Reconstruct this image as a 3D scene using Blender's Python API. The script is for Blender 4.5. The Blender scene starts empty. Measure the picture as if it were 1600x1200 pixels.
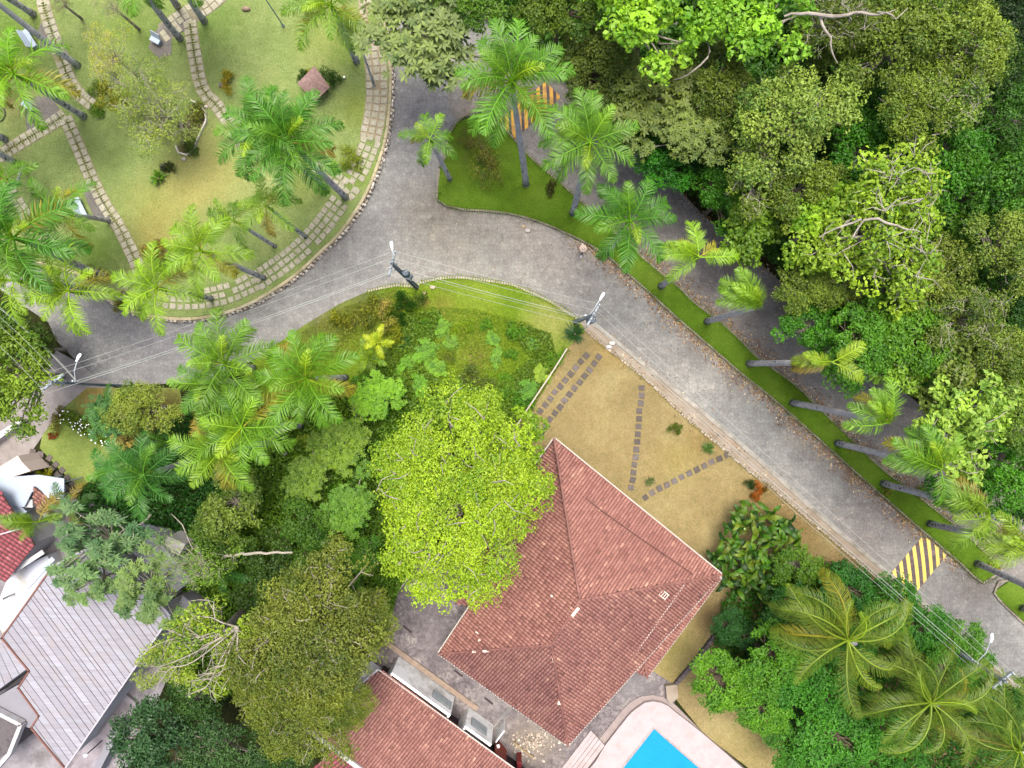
import bpy, bmesh, math, random
import numpy as np
from mathutils import Vector, Matrix, Quaternion
from mathutils.geometry import tessellate_polygon
random.seed(7)
SC = bpy.context.scene
COL = SC.collection
# ------------------------------------------------------------------ camera
CAMH, F = 54.0, 1081.0
cam = bpy.data.cameras.new('camera'); camo = bpy.data.objects.new('camera', cam); COL.objects.link(camo)
cam.sensor_width = 36; cam.lens = 36*F/1600; cam.clip_end = 900; cam.clip_start = .5
_d = Vector((20/F, 30/F, -1)).normalized()
RQ = _d.rotation_difference(Vector((0, 0, -1)))
camo.rotation_mode = 'QUATERNION'; camo.rotation_quaternion = RQ; camo.location = (0, 0, CAMH)
SC.camera = camo
# ------------------------------------------------------------------ sky and sun (bright overcast)
SUN_EL, SUN_AZ = 76, 12          # degrees; azimuth measured clockwise from +Y
w = bpy.data.worlds.new('World'); SC.world = w; w.use_nodes = True
nt = w.node_tree; bg = nt.nodes['Background']
sky = nt.nodes.new('ShaderNodeTexSky'); sky.sky_type = 'NISHITA'; sky.sun_disc = False
sky.sun_elevation = math.radians(SUN_EL); sky.sun_rotation = math.radians(SUN_AZ)
sky.dust_density = 6.0; sky.air_density = .6; sky.ozone_density = .3
nt.links.new(sky.outputs[0], bg.inputs[0]); bg.inputs[1].default_value = 0.15
sl = bpy.data.lights.new('sun', 'SUN'); so = bpy.data.objects.new('sun', sl); COL.objects.link(so)
sl.energy = 1.5; sl.angle = math.radians(26); sl.color = (1.0, .965, .89)
_a, _e = math.radians(SUN_AZ), math.radians(SUN_EL)
so.rotation_euler = Vector((math.sin(_a)*math.cos(_e), math.cos(_a)*math.cos(_e), math.sin(_e))).to_track_quat('Z', 'Y').to_euler()
so.location = (0, 0, 60)
vs = SC.view_settings
vs.view_transform = 'Standard'; vs.look = 'None'; vs.gamma = 1; vs.use_curve_mapping = False
vs.exposure = 1.6
SC.render.engine = 'CYCLES'
SC.cycles.max_bounces = 6; SC.cycles.diffuse_bounces = 4; SC.cycles.transmission_bounces = 3; SC.cycles.transparent_max_bounces = 4

def G(px, py, z=0.0):
    """point of the photograph (source pixels) at height z"""
    d = RQ @ Vector(((px-800)/F, -(py-600)/F, -1))
    t = (z-CAMH)/d.z
    return Vector((d.x*t, d.y*t, z))
def PL(pts, z=0.0): return [G(x, y, z) for x, y in pts]

# ------------------------------------------------------------------ object helpers
def tag(o, label=None, cat=None, group=None, kind=None):
    if label: o['label'] = label
    if cat: o['category'] = cat
    if group: o['group'] = group
    if kind: o['kind'] = kind
    return o
def empty(name, loc, label=None, cat=None, group=None, kind=None, rz=0):
    o = bpy.data.objects.new(name, None); COL.objects.link(o); o.location = loc; o.rotation_euler[2] = rz
    o.empty_display_size = .3
    return tag(o, label, cat, group, kind)
def link(name, me, mat=None, parent=None, loc=None, color=None):
    o = bpy.data.objects.new(name, me); COL.objects.link(o)
    if mat and not me.materials: me.materials.append(mat)
    if parent: o.parent = parent
    if loc is not None: o.location = loc
    if color: o.color = (*color[:3], 1)
    return o
def npmesh(name, V, Fc, tint=None, smooth=False, mat=None, mi=None):
    """V (n,3); Fc list of arrays each (m,k)"""
    me = bpy.data.meshes.new(name)
    V = np.asarray(V, np.float32)
    Fc = [np.asarray(f, np.int32) for f in (Fc if isinstance(Fc, list) else [Fc]) if len(f)]
    me.vertices.add(len(V)); me.vertices.foreach_set('co', V.ravel())
    nl = sum(f.size for f in Fc); nf = sum(len(f) for f in Fc)
    me.loops.add(nl); me.loops.foreach_set('vertex_index', np.concatenate([f.ravel() for f in Fc]))
    me.polygons.add(nf)
    tot = np.concatenate([np.full(len(f), f.shape[1]) for f in Fc]).astype(np.int32)
    st = np.concatenate([[0], np.cumsum(tot)[:-1]]).astype(np.int32)
    me.polygons.foreach_set('loop_start', st); me.polygons.foreach_set('loop_total', tot)
    if smooth: me.polygons.foreach_set('use_smooth', np.ones(nf, bool))
    if mi is not None: me.polygons.foreach_set('material_index', np.asarray(mi, np.int32))
    me.update(calc_edges=True)
    if tint is not None:
        a = me.attributes.new('tint', 'FLOAT', 'FACE'); a.data.foreach_set('value', np.asarray(tint, np.float32))
    if mat:
        for m in (mat if isinstance(mat, (list, tuple)) else [mat]): me.materials.append(m)
    return me
class MB:
    """collects simple solids into ONE mesh"""
    def __init__(s): s.v = []; s.f = []
    def add(s, vs_, fs):
        n = len(s.v); s.v += [tuple(v) for v in vs_]; s.f += [tuple(i+n for i in f) for f in fs]; return s
    def box(s, c, size, rz=0, M=None):
        x, y, z = [q/2 for q in size]; c = Vector(c)
        R = M or Matrix.Rotation(rz, 3, 'Z')
        P = [R @ Vector((a*x, b*y, d*z)) + c for a, b, d in ((-1,-1,-1),(1,-1,-1),(1,1,-1),(-1,1,-1),(-1,-1,1),(1,-1,1),(1,1,1),(-1,1,1))]
        return s.add(P, [(3,2,1,0),(4,5,6,7),(0,1,5,4),(1,2,6,5),(2,3,7,6),(3,0,4,7)])
    def tube(s, pts, rad, n=6, cap=True):
        pts = [Vector(p) for p in pts]; rad = rad if isinstance(rad, (list, tuple)) else [rad]*len(pts)
        rings = []; up0 = Vector((.31, .17, .93)).normalized()
        for i, p in enumerate(pts):
            t = (pts[min(i+1, len(pts)-1)]-pts[max(i-1, 0)])
            if t.length < 1e-9: t = Vector((0, 0, 1))
            t.normalize()
            a = t.cross(Vector((0, 1, 0)) if abs(t.y) < .9 else Vector((1, 0, 0))).normalized(); b = t.cross(a)
            rings.append([p+(a*math.cos(2*math.pi*k/n)+b*math.sin(2*math.pi*k/n))*rad[i] for k in range(n)])
        fs = []
        for i in range(len(pts)-1):
            for k in range(n):
                fs.append((i*n+k, i*n+(k+1) % n, (i+1)*n+(k+1) % n, (i+1)*n+k))
        if cap: fs += [tuple(range(n-1, -1, -1)), tuple((len(pts)-1)*n+k for k in range(n))]
        return s.add([v for r in rings for v in r], fs)
    def prism(s, poly, z0, z1, bottom=False):
        """poly: list of Vector (plan); works for non convex outlines"""
        P = [Vector((p[0], p[1], 0)) for p in poly]
        ar = sum(P[i].x*P[(i+1) % len(P)].y-P[(i+1) % len(P)].x*P[i].y for i in range(len(P)))
        if ar < 0: P.reverse()
        n = len(P)
        zt = [z1]*n if not callable(z1) else [z1(p) for p in P]
        vs_ = [(p.x, p.y, zt[i]) for i, p in enumerate(P)]+[(p.x, p.y, z0) for p in P]
        fs = [(i, (i+n), (i+1) % n+n, (i+1) % n) for i in range(n)]
        for t in tessellate_polygon([P]):
            a, b, c = t
            if (P[b]-P[a]).cross(P[c]-P[a]).z < 0: t = (a, c, b)
            fs.append(tuple(t))
            if bottom: fs.append(tuple(q+n for q in reversed(t)))
        return s.add(vs_, fs)
    def mesh(s, name, mat=None, smooth=False):
        me = bpy.data.meshes.new(name); me.from_pydata(s.v, [], s.f); me.update()
        if smooth: me.polygons.foreach_set('use_smooth', np.ones(len(me.polygons), bool))
        if mat: me.materials.append(mat)
        return me
    def obj(s, name, mat, parent=None, loc=None, smooth=False, bevel=0):
        me = s.mesh(name, mat, smooth)
        o = link(name, me, None, parent, loc)
        if bevel:
            m = o.modifiers.new('bevel', 'BEVEL'); m.width = bevel; m.segments = 2
        return o
def spline(pts, step=.6, closed=False):
    """Catmull-Rom through Vectors, resampled"""
    pts = [Vector(p) for p in pts]; n = len(pts); out = []
    for i in range(n if closed else n-1):
        p0 = pts[(i-1) % n] if closed or i > 0 else pts[0]*2-pts[1]
        p1 = pts[i]; p2 = pts[(i+1) % n]
        p3 = pts[(i+2) % n] if closed or i+2 < n else p2*2-p1
        m = max(1, int((p2-p1).length/step))
        for k in range(m):
            t = k/m
            out.append(.5*((2*p1)+(p2-p0)*t+(2*p0-5*p1+4*p2-p3)*t*t+(3*p1-p0-3*p2+p3)*t**3))
    if not closed: out.append(pts[-1])
    return out
def resample(pts, step):
    pts = [Vector(p) for p in pts]; L = [0]
    for a, b in zip(pts, pts[1:]): L.append(L[-1]+(b-a).length)
    n = max(1, round(L[-1]/step)); out = []; j = 0
    for k in range(n+1):
        s_ = L[-1]*k/n
        while j < len(L)-2 and L[j+1] < s_: j += 1
        t = (s_-L[j])/max(1e-9, L[j+1]-L[j]); p = pts[j].lerp(pts[j+1], t)
        out.append((p, (pts[j+1]-pts[j]).normalized()))
    return out
def inpoly(x, y, poly):
    """numpy point in polygon"""
    c = np.zeros(len(x), bool); n = len(poly); j = n-1
    for i in range(n):
        xi, yi, xj, yj = poly[i][0], poly[i][1], poly[j][0], poly[j][1]
        if yi != yj:
            c ^= ((yi > y) != (yj > y)) & (x < (xj-xi)*(y-yi)/(yj-yi)+xi)
        j = i
    return c
def inpt(p, poly): return bool(inpoly(np.array([p[0]]), np.array([p[1]]), poly)[0])
def clip(poly, nx, ny, d):
    """keep x*nx+y*ny<=d (poly of 2-tuples)"""
    out = []; n = len(poly)
    for i in range(n):
        a, b = poly[i], poly[(i+1) % n]
        da, db = a[0]*nx+a[1]*ny-d, b[0]*nx+b[1]*ny-d
        if da <= 0: out.append(a)
        if (da < 0) != (db < 0) and abs(da-db) > 1e-9:
            t = da/(da-db); out.append((a[0]+(b[0]-a[0])*t, a[1]+(b[1]-a[1])*t))
    return out

# ------------------------------------------------------------------ materials
def S(r, g, b, k=.55):
    f = lambda c: ((c/255+.055)/1.055)**2.4 if c/255 > .04045 else c/255/12.92
    return (f(r)*k, f(g)*k, f(b)*k)
class N:
    def __init__(s, name):
        s.m = bpy.data.materials.new(name); s.m.use_nodes = True; s.t = s.m.node_tree
        s.b = s.t.nodes['Principled BSDF']; s.b.inputs['Specular IOR Level'].default_value = .35
        s.o = s.t.nodes['Material Output']
    def n(s, typ, **kw):
        nd = s.t.nodes.new('ShaderNode'+typ)
        for k, v in kw.items():
            if k.startswith('_'): setattr(nd, k[1:], v)
            else: nd.inputs[k.replace('0', ' ')].default_value = v
        return nd
    def l(s, a, b): s.t.links.new(a, b)
    def pos(s, scale=None):
        g = s.n('NewGeometry')
        if scale is None: return g.outputs['Position']
        m = s.n('Mapping'); m.inputs['Scale'].default_value = scale; s.l(g.outputs['Position'], m.inputs[0]); return m.outputs[0]
    def objc(s): return s.n('TexCoord').outputs['Object']
    def noise(s, scale, detail=4, rough=.6, vec=None, dist=0):
        nd = s.n('TexNoise', Scale=scale, Detail=detail, Roughness=rough, Distortion=dist)
        s.l(vec or s.pos(), nd.inputs['Vector']); return nd.outputs[0]
    def ramp(s, fac, stops, interp='LINEAR'):
        r = s.n('ValToRGB'); cr = r.color_ramp; cr.interpolation = interp
        while len(cr.elements) < len(stops): cr.elements.new(.5)
        for e, (p, c) in zip(cr.elements, stops):
            e.position = p; e.color = (c, c, c, 1) if not isinstance(c, (tuple, list)) else (*c[:3], 1)
        s.l(fac, r.inputs[0]); return r.outputs[0]
    def mix(s, fac, a, b, mode='MIX'):
        m = s.n('Mix', _data_type='RGBA', _blend_type=mode)
        for v, i in ((fac, 0), (a, 6), (b, 7)):
            if isinstance(v, (int, float)): m.inputs[i].default_value = v if i == 0 else (v, v, v, 1)
            elif isinstance(v, tuple): m.inputs[i].default_value = (*v[:3], 1)
            else: s.l(v, m.inputs[i])
        return m.outputs[2]
    def math(s, op, a, b=0.0, c=None):
        m = s.n('Math', _operation=op)
        for v, i in ((a, 0), (b, 1), (c, 2)):
            if v is None: continue
            if isinstance(v, (int, float)): m.inputs[i].default_value = v
            else: s.l(v, m.inputs[i])
        return m.outputs[0]
    def blob(s, p, r, soft=.5, wob=.5):
        """mask (0..1) round a world point, ragged edge"""
        vm = s.n('VectorMath', _operation='DISTANCE'); s.l(s.pos((1, 1, 0)), vm.inputs[0]); vm.inputs[1].default_value = (p[0], p[1], 0)
        nz = s.noise(.8, 5, .65)
        d = s.math('ADD', vm.outputs['Value'], s.math('MULTIPLY', s.math('SUBTRACT', nz, .5), r*wob*2))
        mr = s.n('MapRange'); s.l(d, mr.inputs[0]); mr.inputs[1].default_value = r*(1+soft*.5); mr.inputs[2].default_value = r*(1-soft)
        return mr.outputs[0]
    def bump(s, h, strength=.3, dist=.05):
        b = s.n('Bump', Strength=strength, Distance=dist); s.l(h, b.inputs['Height']); s.l(b.outputs[0], s.b.inputs['Normal'])
    def col(s, c):
        if isinstance(c, tuple): s.b.inputs['Base Color'].default_value = (*c[:3], 1)
        else: s.l(c, s.b.inputs['Base Color'])
    def rough(s, v):
        if isinstance(v, (int, float)): s.b.inputs['Roughness'].default_value = v
        else: s.l(v, s.b.inputs['Roughness'])

def simple(name, c, rough=.7, var=.25, scale=3, bump=.15, metal=0, dirt=None, dirtscale=.6):
    m = N(name); nz = m.noise(scale, 5, .65)
    lo = tuple(x*(1-var) for x in c); hi = tuple(min(1, x*(1+var)) for x in c)
    cc = m.ramp(nz, [(.3, lo), (.7, hi)])
    if dirt:
        cc = m.mix(m.ramp(m.noise(dirtscale, 6, .7), [(.45, 0.0), (.65, .85)]), cc, dirt)
    m.col(cc); m.rough(rough); m.b.inputs['Metallic'].default_value = metal
    if bump: m.bump(m.noise(scale*6, 4), bump, .03)
    return m.m
def lawn_mat(name, cols, blobs=(), fine=9, scale=.22):
    """cols = dark, mid, light greens"""
    m = N(name)
    big = m.noise(scale, 5, .62); med = m.noise(1.6, 5, .7); fi = m.noise(fine, 3, .7)
    c = m.ramp(big, [(.3, cols[0]), (.5, cols[1]), (.68, cols[2])])
    for p, r, cc, st in blobs:
        c = m.mix(m.math('MULTIPLY', m.blob(p, r, .8, .45), st), c, cc)
    c = m.mix(m.ramp(med, [(.3, .75), (.75, 0.0)]), c, m.mix(1.0, c, (.66, .72, .62), 'MULTIPLY'))
    c = m.mix(m.ramp(fi, [(.35, .8), (.7, 0.0)]), c, m.mix(1.0, c, (.55, .62, .5), 'MULTIPLY'))
    c = m.mix(m.ramp(m.noise(fine*1.7, 2, .6), [(.58, 0.0), (.8, .5)]), c, m.mix(1.0, c, (1.5, 1.42, 1.3), 'MULTIPLY'))
    m.col(c); m.rough(.9); m.b.inputs['Specular IOR Level'].default_value = .1
    m.bump(m.noise(fine*1.2, 3, .8), .9, .08)
    return m.m
def pave_mat(name, base, light, dark, blobs=(), cell=3.4):
    m = N(name)
    warp = m.n('VectorMath', _operation='ADD'); nzv = m.n('TexNoise', Scale=1.2, Detail=2.0); m.l(m.pos(), nzv.inputs['Vector'])
    sc = m.n('VectorMath', _operation='SCALE'); m.l(nzv.outputs['Color'], sc.inputs[0]); sc.inputs['Scale'].default_value = .3
    m.l(m.pos(), warp.inputs[0]); m.l(sc.outputs[0], warp.inputs[1])
    v = m.n('TexVoronoi', _feature='F1', Scale=cell, Randomness=.85); m.l(warp.outputs[0], v.inputs['Vector'])
    e = m.n('TexVoronoi', _feature='DISTANCE_TO_EDGE', Scale=cell, Randomness=.85); m.l(warp.outputs[0], e.inputs['Vector'])
    sep = m.n('SeparateColor'); m.l(v.outputs['Color'], sep.inputs[0])
    big = m.noise(.12, 6, .65)
    c = m.ramp(big, [(.3, dark), (.5, base), (.72, light)])
    for p, r, cc, st in blobs:
        c = m.mix(m.math('MULTIPLY', m.blob(p, r, .9, .6), st), c, cc)
    c = m.mix(m.ramp(m.noise(.9, 8, .8), [(.36, .75), (.58, 0.0)]), c, m.mix(1.0, c, (.66, .66, .68), 'MULTIPLY'))
    mp = m.n('Mapping'); m.l(m.pos(), mp.inputs[0]); mp.inputs['Rotation'].default_value = (0,0,math.radians(42)); mp.inputs['Scale'].default_value = (.12,1.3,1)
    c = m.mix(m.ramp(m.noise(1.0,5,.65,vec=mp.outputs[0]), [(.42,.5),(.6,0.0)]), c, m.mix(1.0, c, (.82,.82,.83), 'MULTIPLY'))
    c = m.mix(m.ramp(m.noise(2.2,4,.8), [(.62,0.0),(.72,.35)]), c, m.mix(1.0, c, (1.3,1.28,1.25), 'MULTIPLY'))
    c = m.mix(m.math('MULTIPLY', sep.outputs[0], .45), c, m.mix(1.0, c, (.70, .70, .71), 'MULTIPLY'))
    c = m.mix(m.ramp(sep.outputs[1], [(.86, 0.0), (.94, .45)]), c, m.mix(1.0, c, (1.35, 1.32, 1.3), 'MULTIPLY'))
    jt = m.ramp(e.outputs['Distance'], [(.0, 1.0), (.09, 0.0)])
    c = m.mix(m.math('MULTIPLY', jt, .6), c, m.mix(1.0, c, (.55, .55, .5), 'MULTIPLY'))
    c = m.mix(m.ramp(m.noise(14, 2, .7), [(.35, .5), (.65, 0.0)]), c, m.mix(1.0, c, (.7, .7, .7), 'MULTIPLY'))
    m.col(c); m.rough(.85); m.b.inputs['Specular IOR Level'].default_value = .2
    m.bump(m.math('SUBTRACT', m.noise(11, 3), m.math('MULTIPLY', jt, .9)), .5, .03)
    return m.m
def leafmat(name, rough=.5, trans=.35, spread=.45, spec=.3, hue=True):
    """leaf colour = object colour x tint ramp"""
    m = N(name)
    oi = m.n('ObjectInfo'); at = m.n('Attribute', _attribute_name='tint')
    k = m.ramp(at.outputs['Fac'], [(0, tuple([1-spread*1.35, 1-spread*.85, 1-spread])), (.5, (1, 1, 1)), (1, (1+spread*1.0, 1+spread, 1+spread*.3))])
    c = m.mix(1.0, oi.outputs['Color'], k, 'MULTIPLY')
    if hue:
        nz = m.noise(.55, 3, .6)
        c = m.mix(m.ramp(nz, [(.35, .55), (.6, 0.0)]), c, m.mix(1.0, c, (.8, .9, .78), 'MULTIPLY'))
    m.col(c); m.rough(rough); m.b.inputs['Specular IOR Level'].default_value = spec
    tr = m.n('BsdfTranslucent'); m.l(m.mix(1.0, c, (1.1, 1.25, .6), 'MULTIPLY'), tr.inputs[0])
    ms = m.n('MixShader'); ms.inputs[0].default_value = trans
    m.l(m.b.outputs[0], ms.inputs[1]); m.l(tr.outputs[0], ms.inputs[2]); m.l(ms.outputs[0], m.o.inputs[0])
    return m.m
# ================================================================== THE SETTING
PZ = .5     # the round park lies higher than the road behind its stone wall
def sheet(name, pts, z, mat, kind='structure', thick=.3, parent=None, zfun=None):
    o = MB().prism(PL(pts, z), z-thick, zfun or z).obj(name, mat, parent)
    if not parent: tag(o, kind=kind)
    return o
def gp(x, y, z=0): return G(x, y, z)
B_ = lambda x, y, r, c, s, z=0: (G(x, y, z), r, c, s)

m_soil = lawn_mat('forest_floor', (S(38,44,18), S(52,60,24), S(74,70,38)))
g = MB().prism([Vector((-230,-230,0)), Vector((230,-230,0)), Vector((230,230,0)), Vector((-230,230,0))], -3, -.06).obj('ground', m_soil); tag(g, kind='structure')

dust = S(196,190,176); leafy = S(96,78,58)
m_road = pave_mat('road_pavers', S(162,163,158), S(184,182,174), S(142,142,139), [
    B_(880,400,3.6,S(186,178,168),.75), B_(830,360,2.2,S(196,188,176),.8), B_(780,345,2,S(176,170,160),.6),
    B_(730,420,5,S(172,165,152),.5), B_(690,330,3.4,S(134,124,108),.6), B_(1010,600,4,S(158,150,142),.4),
    B_(1360,830,3.2,S(166,154,150),.5), B_(1480,940,3,S(150,144,142),.4), B_(1290,700,2.2,S(120,112,104),.5),
    B_(520,400,5,S(148,146,148),.4), B_(640,180,4,S(128,126,134),.55), B_(240,530,5,S(142,140,152),.45),
    B_(90,570,2.5,S(122,112,106),.5), B_(980,415,1.6,leafy,.5), B_(1100,530,1.7,S(120,104,92),.5),
    B_(1250,655,1.8,S(112,96,84),.6), B_(1340,735,1.6,S(112,96,84),.55), B_(1430,810,1.8,S(108,92,80),.6), B_(1530,905,1.8,S(112,94,82),.6),
    B_(1150,590,1.3,S(116,102,90),.5), B_(1060,480,1.6,S(124,108,96),.5)])
edge_top = [(-140,385),(0,398),(35,403),(80,412),(125,425),(150,445),(175,468),(205,484),(250,493),(300,495),(350,486),(400,466),(460,427),(500,390),(530,361),(560,318),(570,300),(585,264),(598,222),(605,172),(607,110),(600,55),(592,0),(585,-60)]
verge_top = [(575,455),(620,446),(650,448),(657,442),(687,435),(725,434),(762,439),(800,445),(825,455),(862,472),(885,487),(905,500)]
kerb = [(905,500),(925,508),(968,542),(1040,601),(1100,650),(1150,692),(1200,736),(1287,815),(1385,897),(1470,970),(1600,1085),(1700,1172)]
lower = [(-140,440),(0,452),(40,480),(75,503),(88,532),(120,565),(150,590),(190,603),(330,596),(400,560),(480,505),(530,475)]
road_poly = [(-140,340),(60,350),(400,380),(500,250),(560,60),(540,-120),(800,-120),(800,20),(900,110),(960,190),(1065,300),(1100,337),(1137,370),(1200,422),(1265,480),(1400,600),(1600,775),(1760,915),(1790,1250)]+list(reversed(kerb))+list(reversed(verge_top))[1:]+list(reversed(lower))
sheet('road', road_poly, 0, m_road, thick=.3)
# road behind the island has darker paving laid as its own sheet
m_road2 = pave_mat('lane_pavers', S(158,154,148), S(172,167,160), S(132,128,124), [
    B_(1010,420,1.3,leafy,.8), B_(1090,500,1.2,leafy,.7), B_(1180,575,1.2,S(118,88,66),.7), B_(1260,650,1.2,leafy,.7), B_(1345,715,1.2,leafy,.7), B_(1150,400,1.1,S(120,94,70),.6), B_(1240,480,1.2,leafy,.6), B_(740,195,1.6,S(176,160,140),.8), B_(1540,880,1.4,leafy,.7)])
lane_poly = [(713,187),(745,172),(785,196),(815,232),(850,265),(880,290),(940,342),(987,387),(1037,430),(1087,475),(1150,525),(1240,600),(1325,680),(1417,762),(1487,817),(1552,877),(1640,950),(1760,1060),(1760,915),(1600,775),(1400,600),(1265,480),(1200,422),(1137,370),(1100,337),(1065,300),(960,190),(900,110),(820,50),(760,70),(700,120),(700,170)]
sheet('back_lane', lane_poly, .012, m_road2, thick=.1)

# --- grass island with palms, kerbed
m_isl = lawn_mat('island_grass', (S(84,112,24), S(104,138,34), S(126,154,54)), [
    B_(1035,425,1.3,S(104,118,44),.5,.12), B_(740,250,2.2,S(92,104,34),.6,.12), B_(830,300,1.5,S(122,148,46),.5,.12)], fine=8)
isl = [(683,302),(683,312),(697,322),(725,328),(762,330),(800,335),(837,345),(870,358),(900,372),(922,383),(955,405),(975,423),(1012,455),(1050,490),(1087,522),(1125,555),(1162,587),(1200,617),(1250,660),(1300,705),(1350,750),(1407,800),(1450,837),(1500,880),(1535,910),(1562,893),(1525,850),(1487,817),(1417,762),(1375,730),(1325,682),(1287,645),(1240,600),(1185,560),(1150,525),(1122,500),(1087,475),(1062,450),(1037,430),(1007,405),(987,387),(960,362),(940,345),(880,290),(850,265),(815,232),(785,198),(745,178),(713,192),(700,215),(697,245),(687,262)]
isl2 = [(1552,926),(1582,905),(1620,938),(1700,1010),(1700,1060),(1640,1010)]
m_kerb = simple('kerb_concrete', S(150,142,126), .85, .3, 2.5, .4, dirt=S(98,92,70), dirtscale=1.2)
def ringwall(name, pts, w_, z0, z1, mat, step=.8, closed=True, side=0):
    """low wall or kerb following a line; side -1/+1 shifts it off the line"""
    P = spline(pts, step, closed); mb = MB(); n = len(P); L, R = [], []
    for i, p in enumerate(P):
        a = P[(i-1) % n] if closed or i > 0 else p; b = P[(i+1) % n] if closed or i < n-1 else p
        t = (b-a); t.z = 0; t.normalize(); nn = Vector((-t.y, t.x, 0))
        L.append(p+nn*w_*(.5+side*.5)); R.append(p-nn*w_*(.5-side*.5))
    vs_ = []; 
    for l_, r_ in zip(L, R): vs_ += [(l_.x,l_.y,z1),(r_.x,r_.y,z1),(r_.x,r_.y,z0),(l_.x,l_.y,z0)]
    fs = []
    for i in range(n if closed else n-1):
        j = (i+1) % n; a, b = 4*i, 4*j
        fs += [(a,a+1,b+1,b),(a+1,a+2,b+2,b+1),(a+3,a,b,b+3)]
    mb.add(vs_, fs); o = mb.obj(name, mat); return o
for nm, poly in (('island', isl), ('island', isl2)):
    o = sheet('grass_island', poly, .13, m_isl)
    k = ringwall('kerb', PL(poly), .14, -.05, .15, m_kerb, closed=True); tag(k, kind='structure')

# --- verge below the road
m_verge = lawn_mat('verge_grass', (S(98,134,26), S(134,162,44), S(168,182,72)), [
    B_(860,505,2.0,S(196,190,120),.8,.1), B_(735,455,2.2,S(176,192,80),.5,.1), B_(690,480,1.2,S(150,120,72),.5,.1),
    B_(740,530,2.4,S(126,134,52),.6,.1), B_(745,560,1.2,S(170,140,96),.6,.1), B_(800,545,1.8,S(120,138,30),.5,.1),
    B_(560,470,2,S(120,112,88),.6,.1), B_(500,500,2,S(124,116,92),.7,.1), B_(650,560,2,S(104,96,58),.5,.1), B_(660,470,.5,S(170,132,92),.8,.1)], fine=7)
verge = lower[9:]+verge_top+[(915,517),(885,545),(865,577),(823,640),(800,680),(720,780),(560,700),(430,640),(360,620)]
sheet('verge', verge, .07, m_verge)
k = ringwall('kerb', PL(verge_top), .16, -.05, .12, simple('kerb_pale', S(186,178,160), .85, .3, 2, .4), closed=False); tag(k, kind='structure')

# --- lower jungle floor (thicket between the houses)
sheet('thicket_floor', [(330,596),(430,640),(560,700),(720,780),(823,640),(800,760),(672,852),(626,918),(600,1000),(480,1060),(300,1250),(180,1250),(330,900),(230,850),(150,760),(200,700),(270,640),(270,600)], .02, m_soil)

# --- park
m_park = lawn_mat('park_grass', (S(132,150,88), S(156,172,108), S(178,184,122)), [
    B_(330,265,3.4,S(202,190,122),.75,PZ), B_(250,330,3.0,S(186,178,104),.7,PZ), B_(240,370,2,S(178,160,96),.6,PZ), B_(510,60,2.6,S(176,182,98),.5,PZ),
    B_(300,300,2.0,S(206,192,124),.6,PZ), B_(20,60,3.5,S(104,142,38),.7,PZ), B_(190,40,3,S(124,150,62),.5,PZ), B_(330,30,2.5,S(112,152,56),.5,PZ),
    B_(30,190,1.6,S(96,112,58),.5,PZ), B_(150,400,2.4,S(106,140,40),.7,PZ), B_(470,290,1.8,S(140,150,70),.5,PZ), B_(560,170,1.6,S(166,178,82),.6,PZ), B_(560,270,1.3,S(130,160,56),.6,PZ), B_(18,160,1.0,S(150,118,84),.5,PZ), B_(545,80,1.6,S(110,146,50),.5,PZ)], fine=8)  # some darker green patches near the trees put shade into the grass colour
park_edge = spline(PL(edge_top, PZ), .8)
parkpoly = [Vector((p.x, p.y, 0)) for p in park_edge]+[G(400,-260,PZ), G(-260,-260,PZ), G(-260,300,PZ)]
tag(MB().prism(parkpoly, -.3, PZ).obj('park_lawn', m_park), kind='structure')
# retaining wall with loose stones and a plastered cap
wall = empty('retaining_wall', G(560,318,0), 'curved stone retaining wall with pale plaster cap round the park', 'wall')
wx, wy = wall.location.x, wall.location.y
m_cap = simple('cap_plaster', S(186,176,142), .85, .25, 2, .3, dirt=S(130,124,84), dirtscale=1.0)
m_stone = N('rubble'); 
_oi = m_stone.n('ObjectInfo'); _at = m_stone.n('Attribute', _attribute_name='tint')
m_stone.col(m_stone.mix(m_stone.ramp(m_stone.noise(5,4), [(.4,0.0),(.7,.6)]), m_stone.ramp(_at.outputs['Fac'], [(0,S(160,146,132,.7)),(.5,S(204,192,176,.75)),(1,S(232,224,210,.8))]), S(96,92,74))); m_stone.rough(.9); m_stone = m_stone.m
capl = resample(park_edge, .9); 
cap = MB()
outn = []
for p, t in capl: outn.append(Vector((t.y, -t.x, 0)))   # outward
# make sure the normals point away from the park centre
cen = G(300,200,PZ)
outn = [n_ if n_.dot(p-cen) > 0 else -n_ for (p, t), n_ in zip(capl, outn)]
for i in range(len(capl)-1):
    a, b = capl[i][0], capl[i+1][0]; na, nb = outn[i], outn[i+1]
    z1 = PZ+.09; z0 = PZ-.03; off = Vector((wx, wy, 0))
    q = [a+na*.04, a+na*.26, b+nb*.26, b+nb*.04]
    g_ = .012*(b-a).normalized()
    q = [q[0]+g_, q[1]+g_, q[2]-g_, q[3]-g_]
    V_ = [(v.x-wx, v.y-wy, z1) for v in q]+[(v.x-wx, v.y-wy, z0) for v in q]
    cap.add(V_, [(0,1,2,3),(1,5,6,2),(3,2,6,7),(0,3,7,4),(4,5,1,0)])
cap.obj('wall_cap', m_cap, wall)
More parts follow.
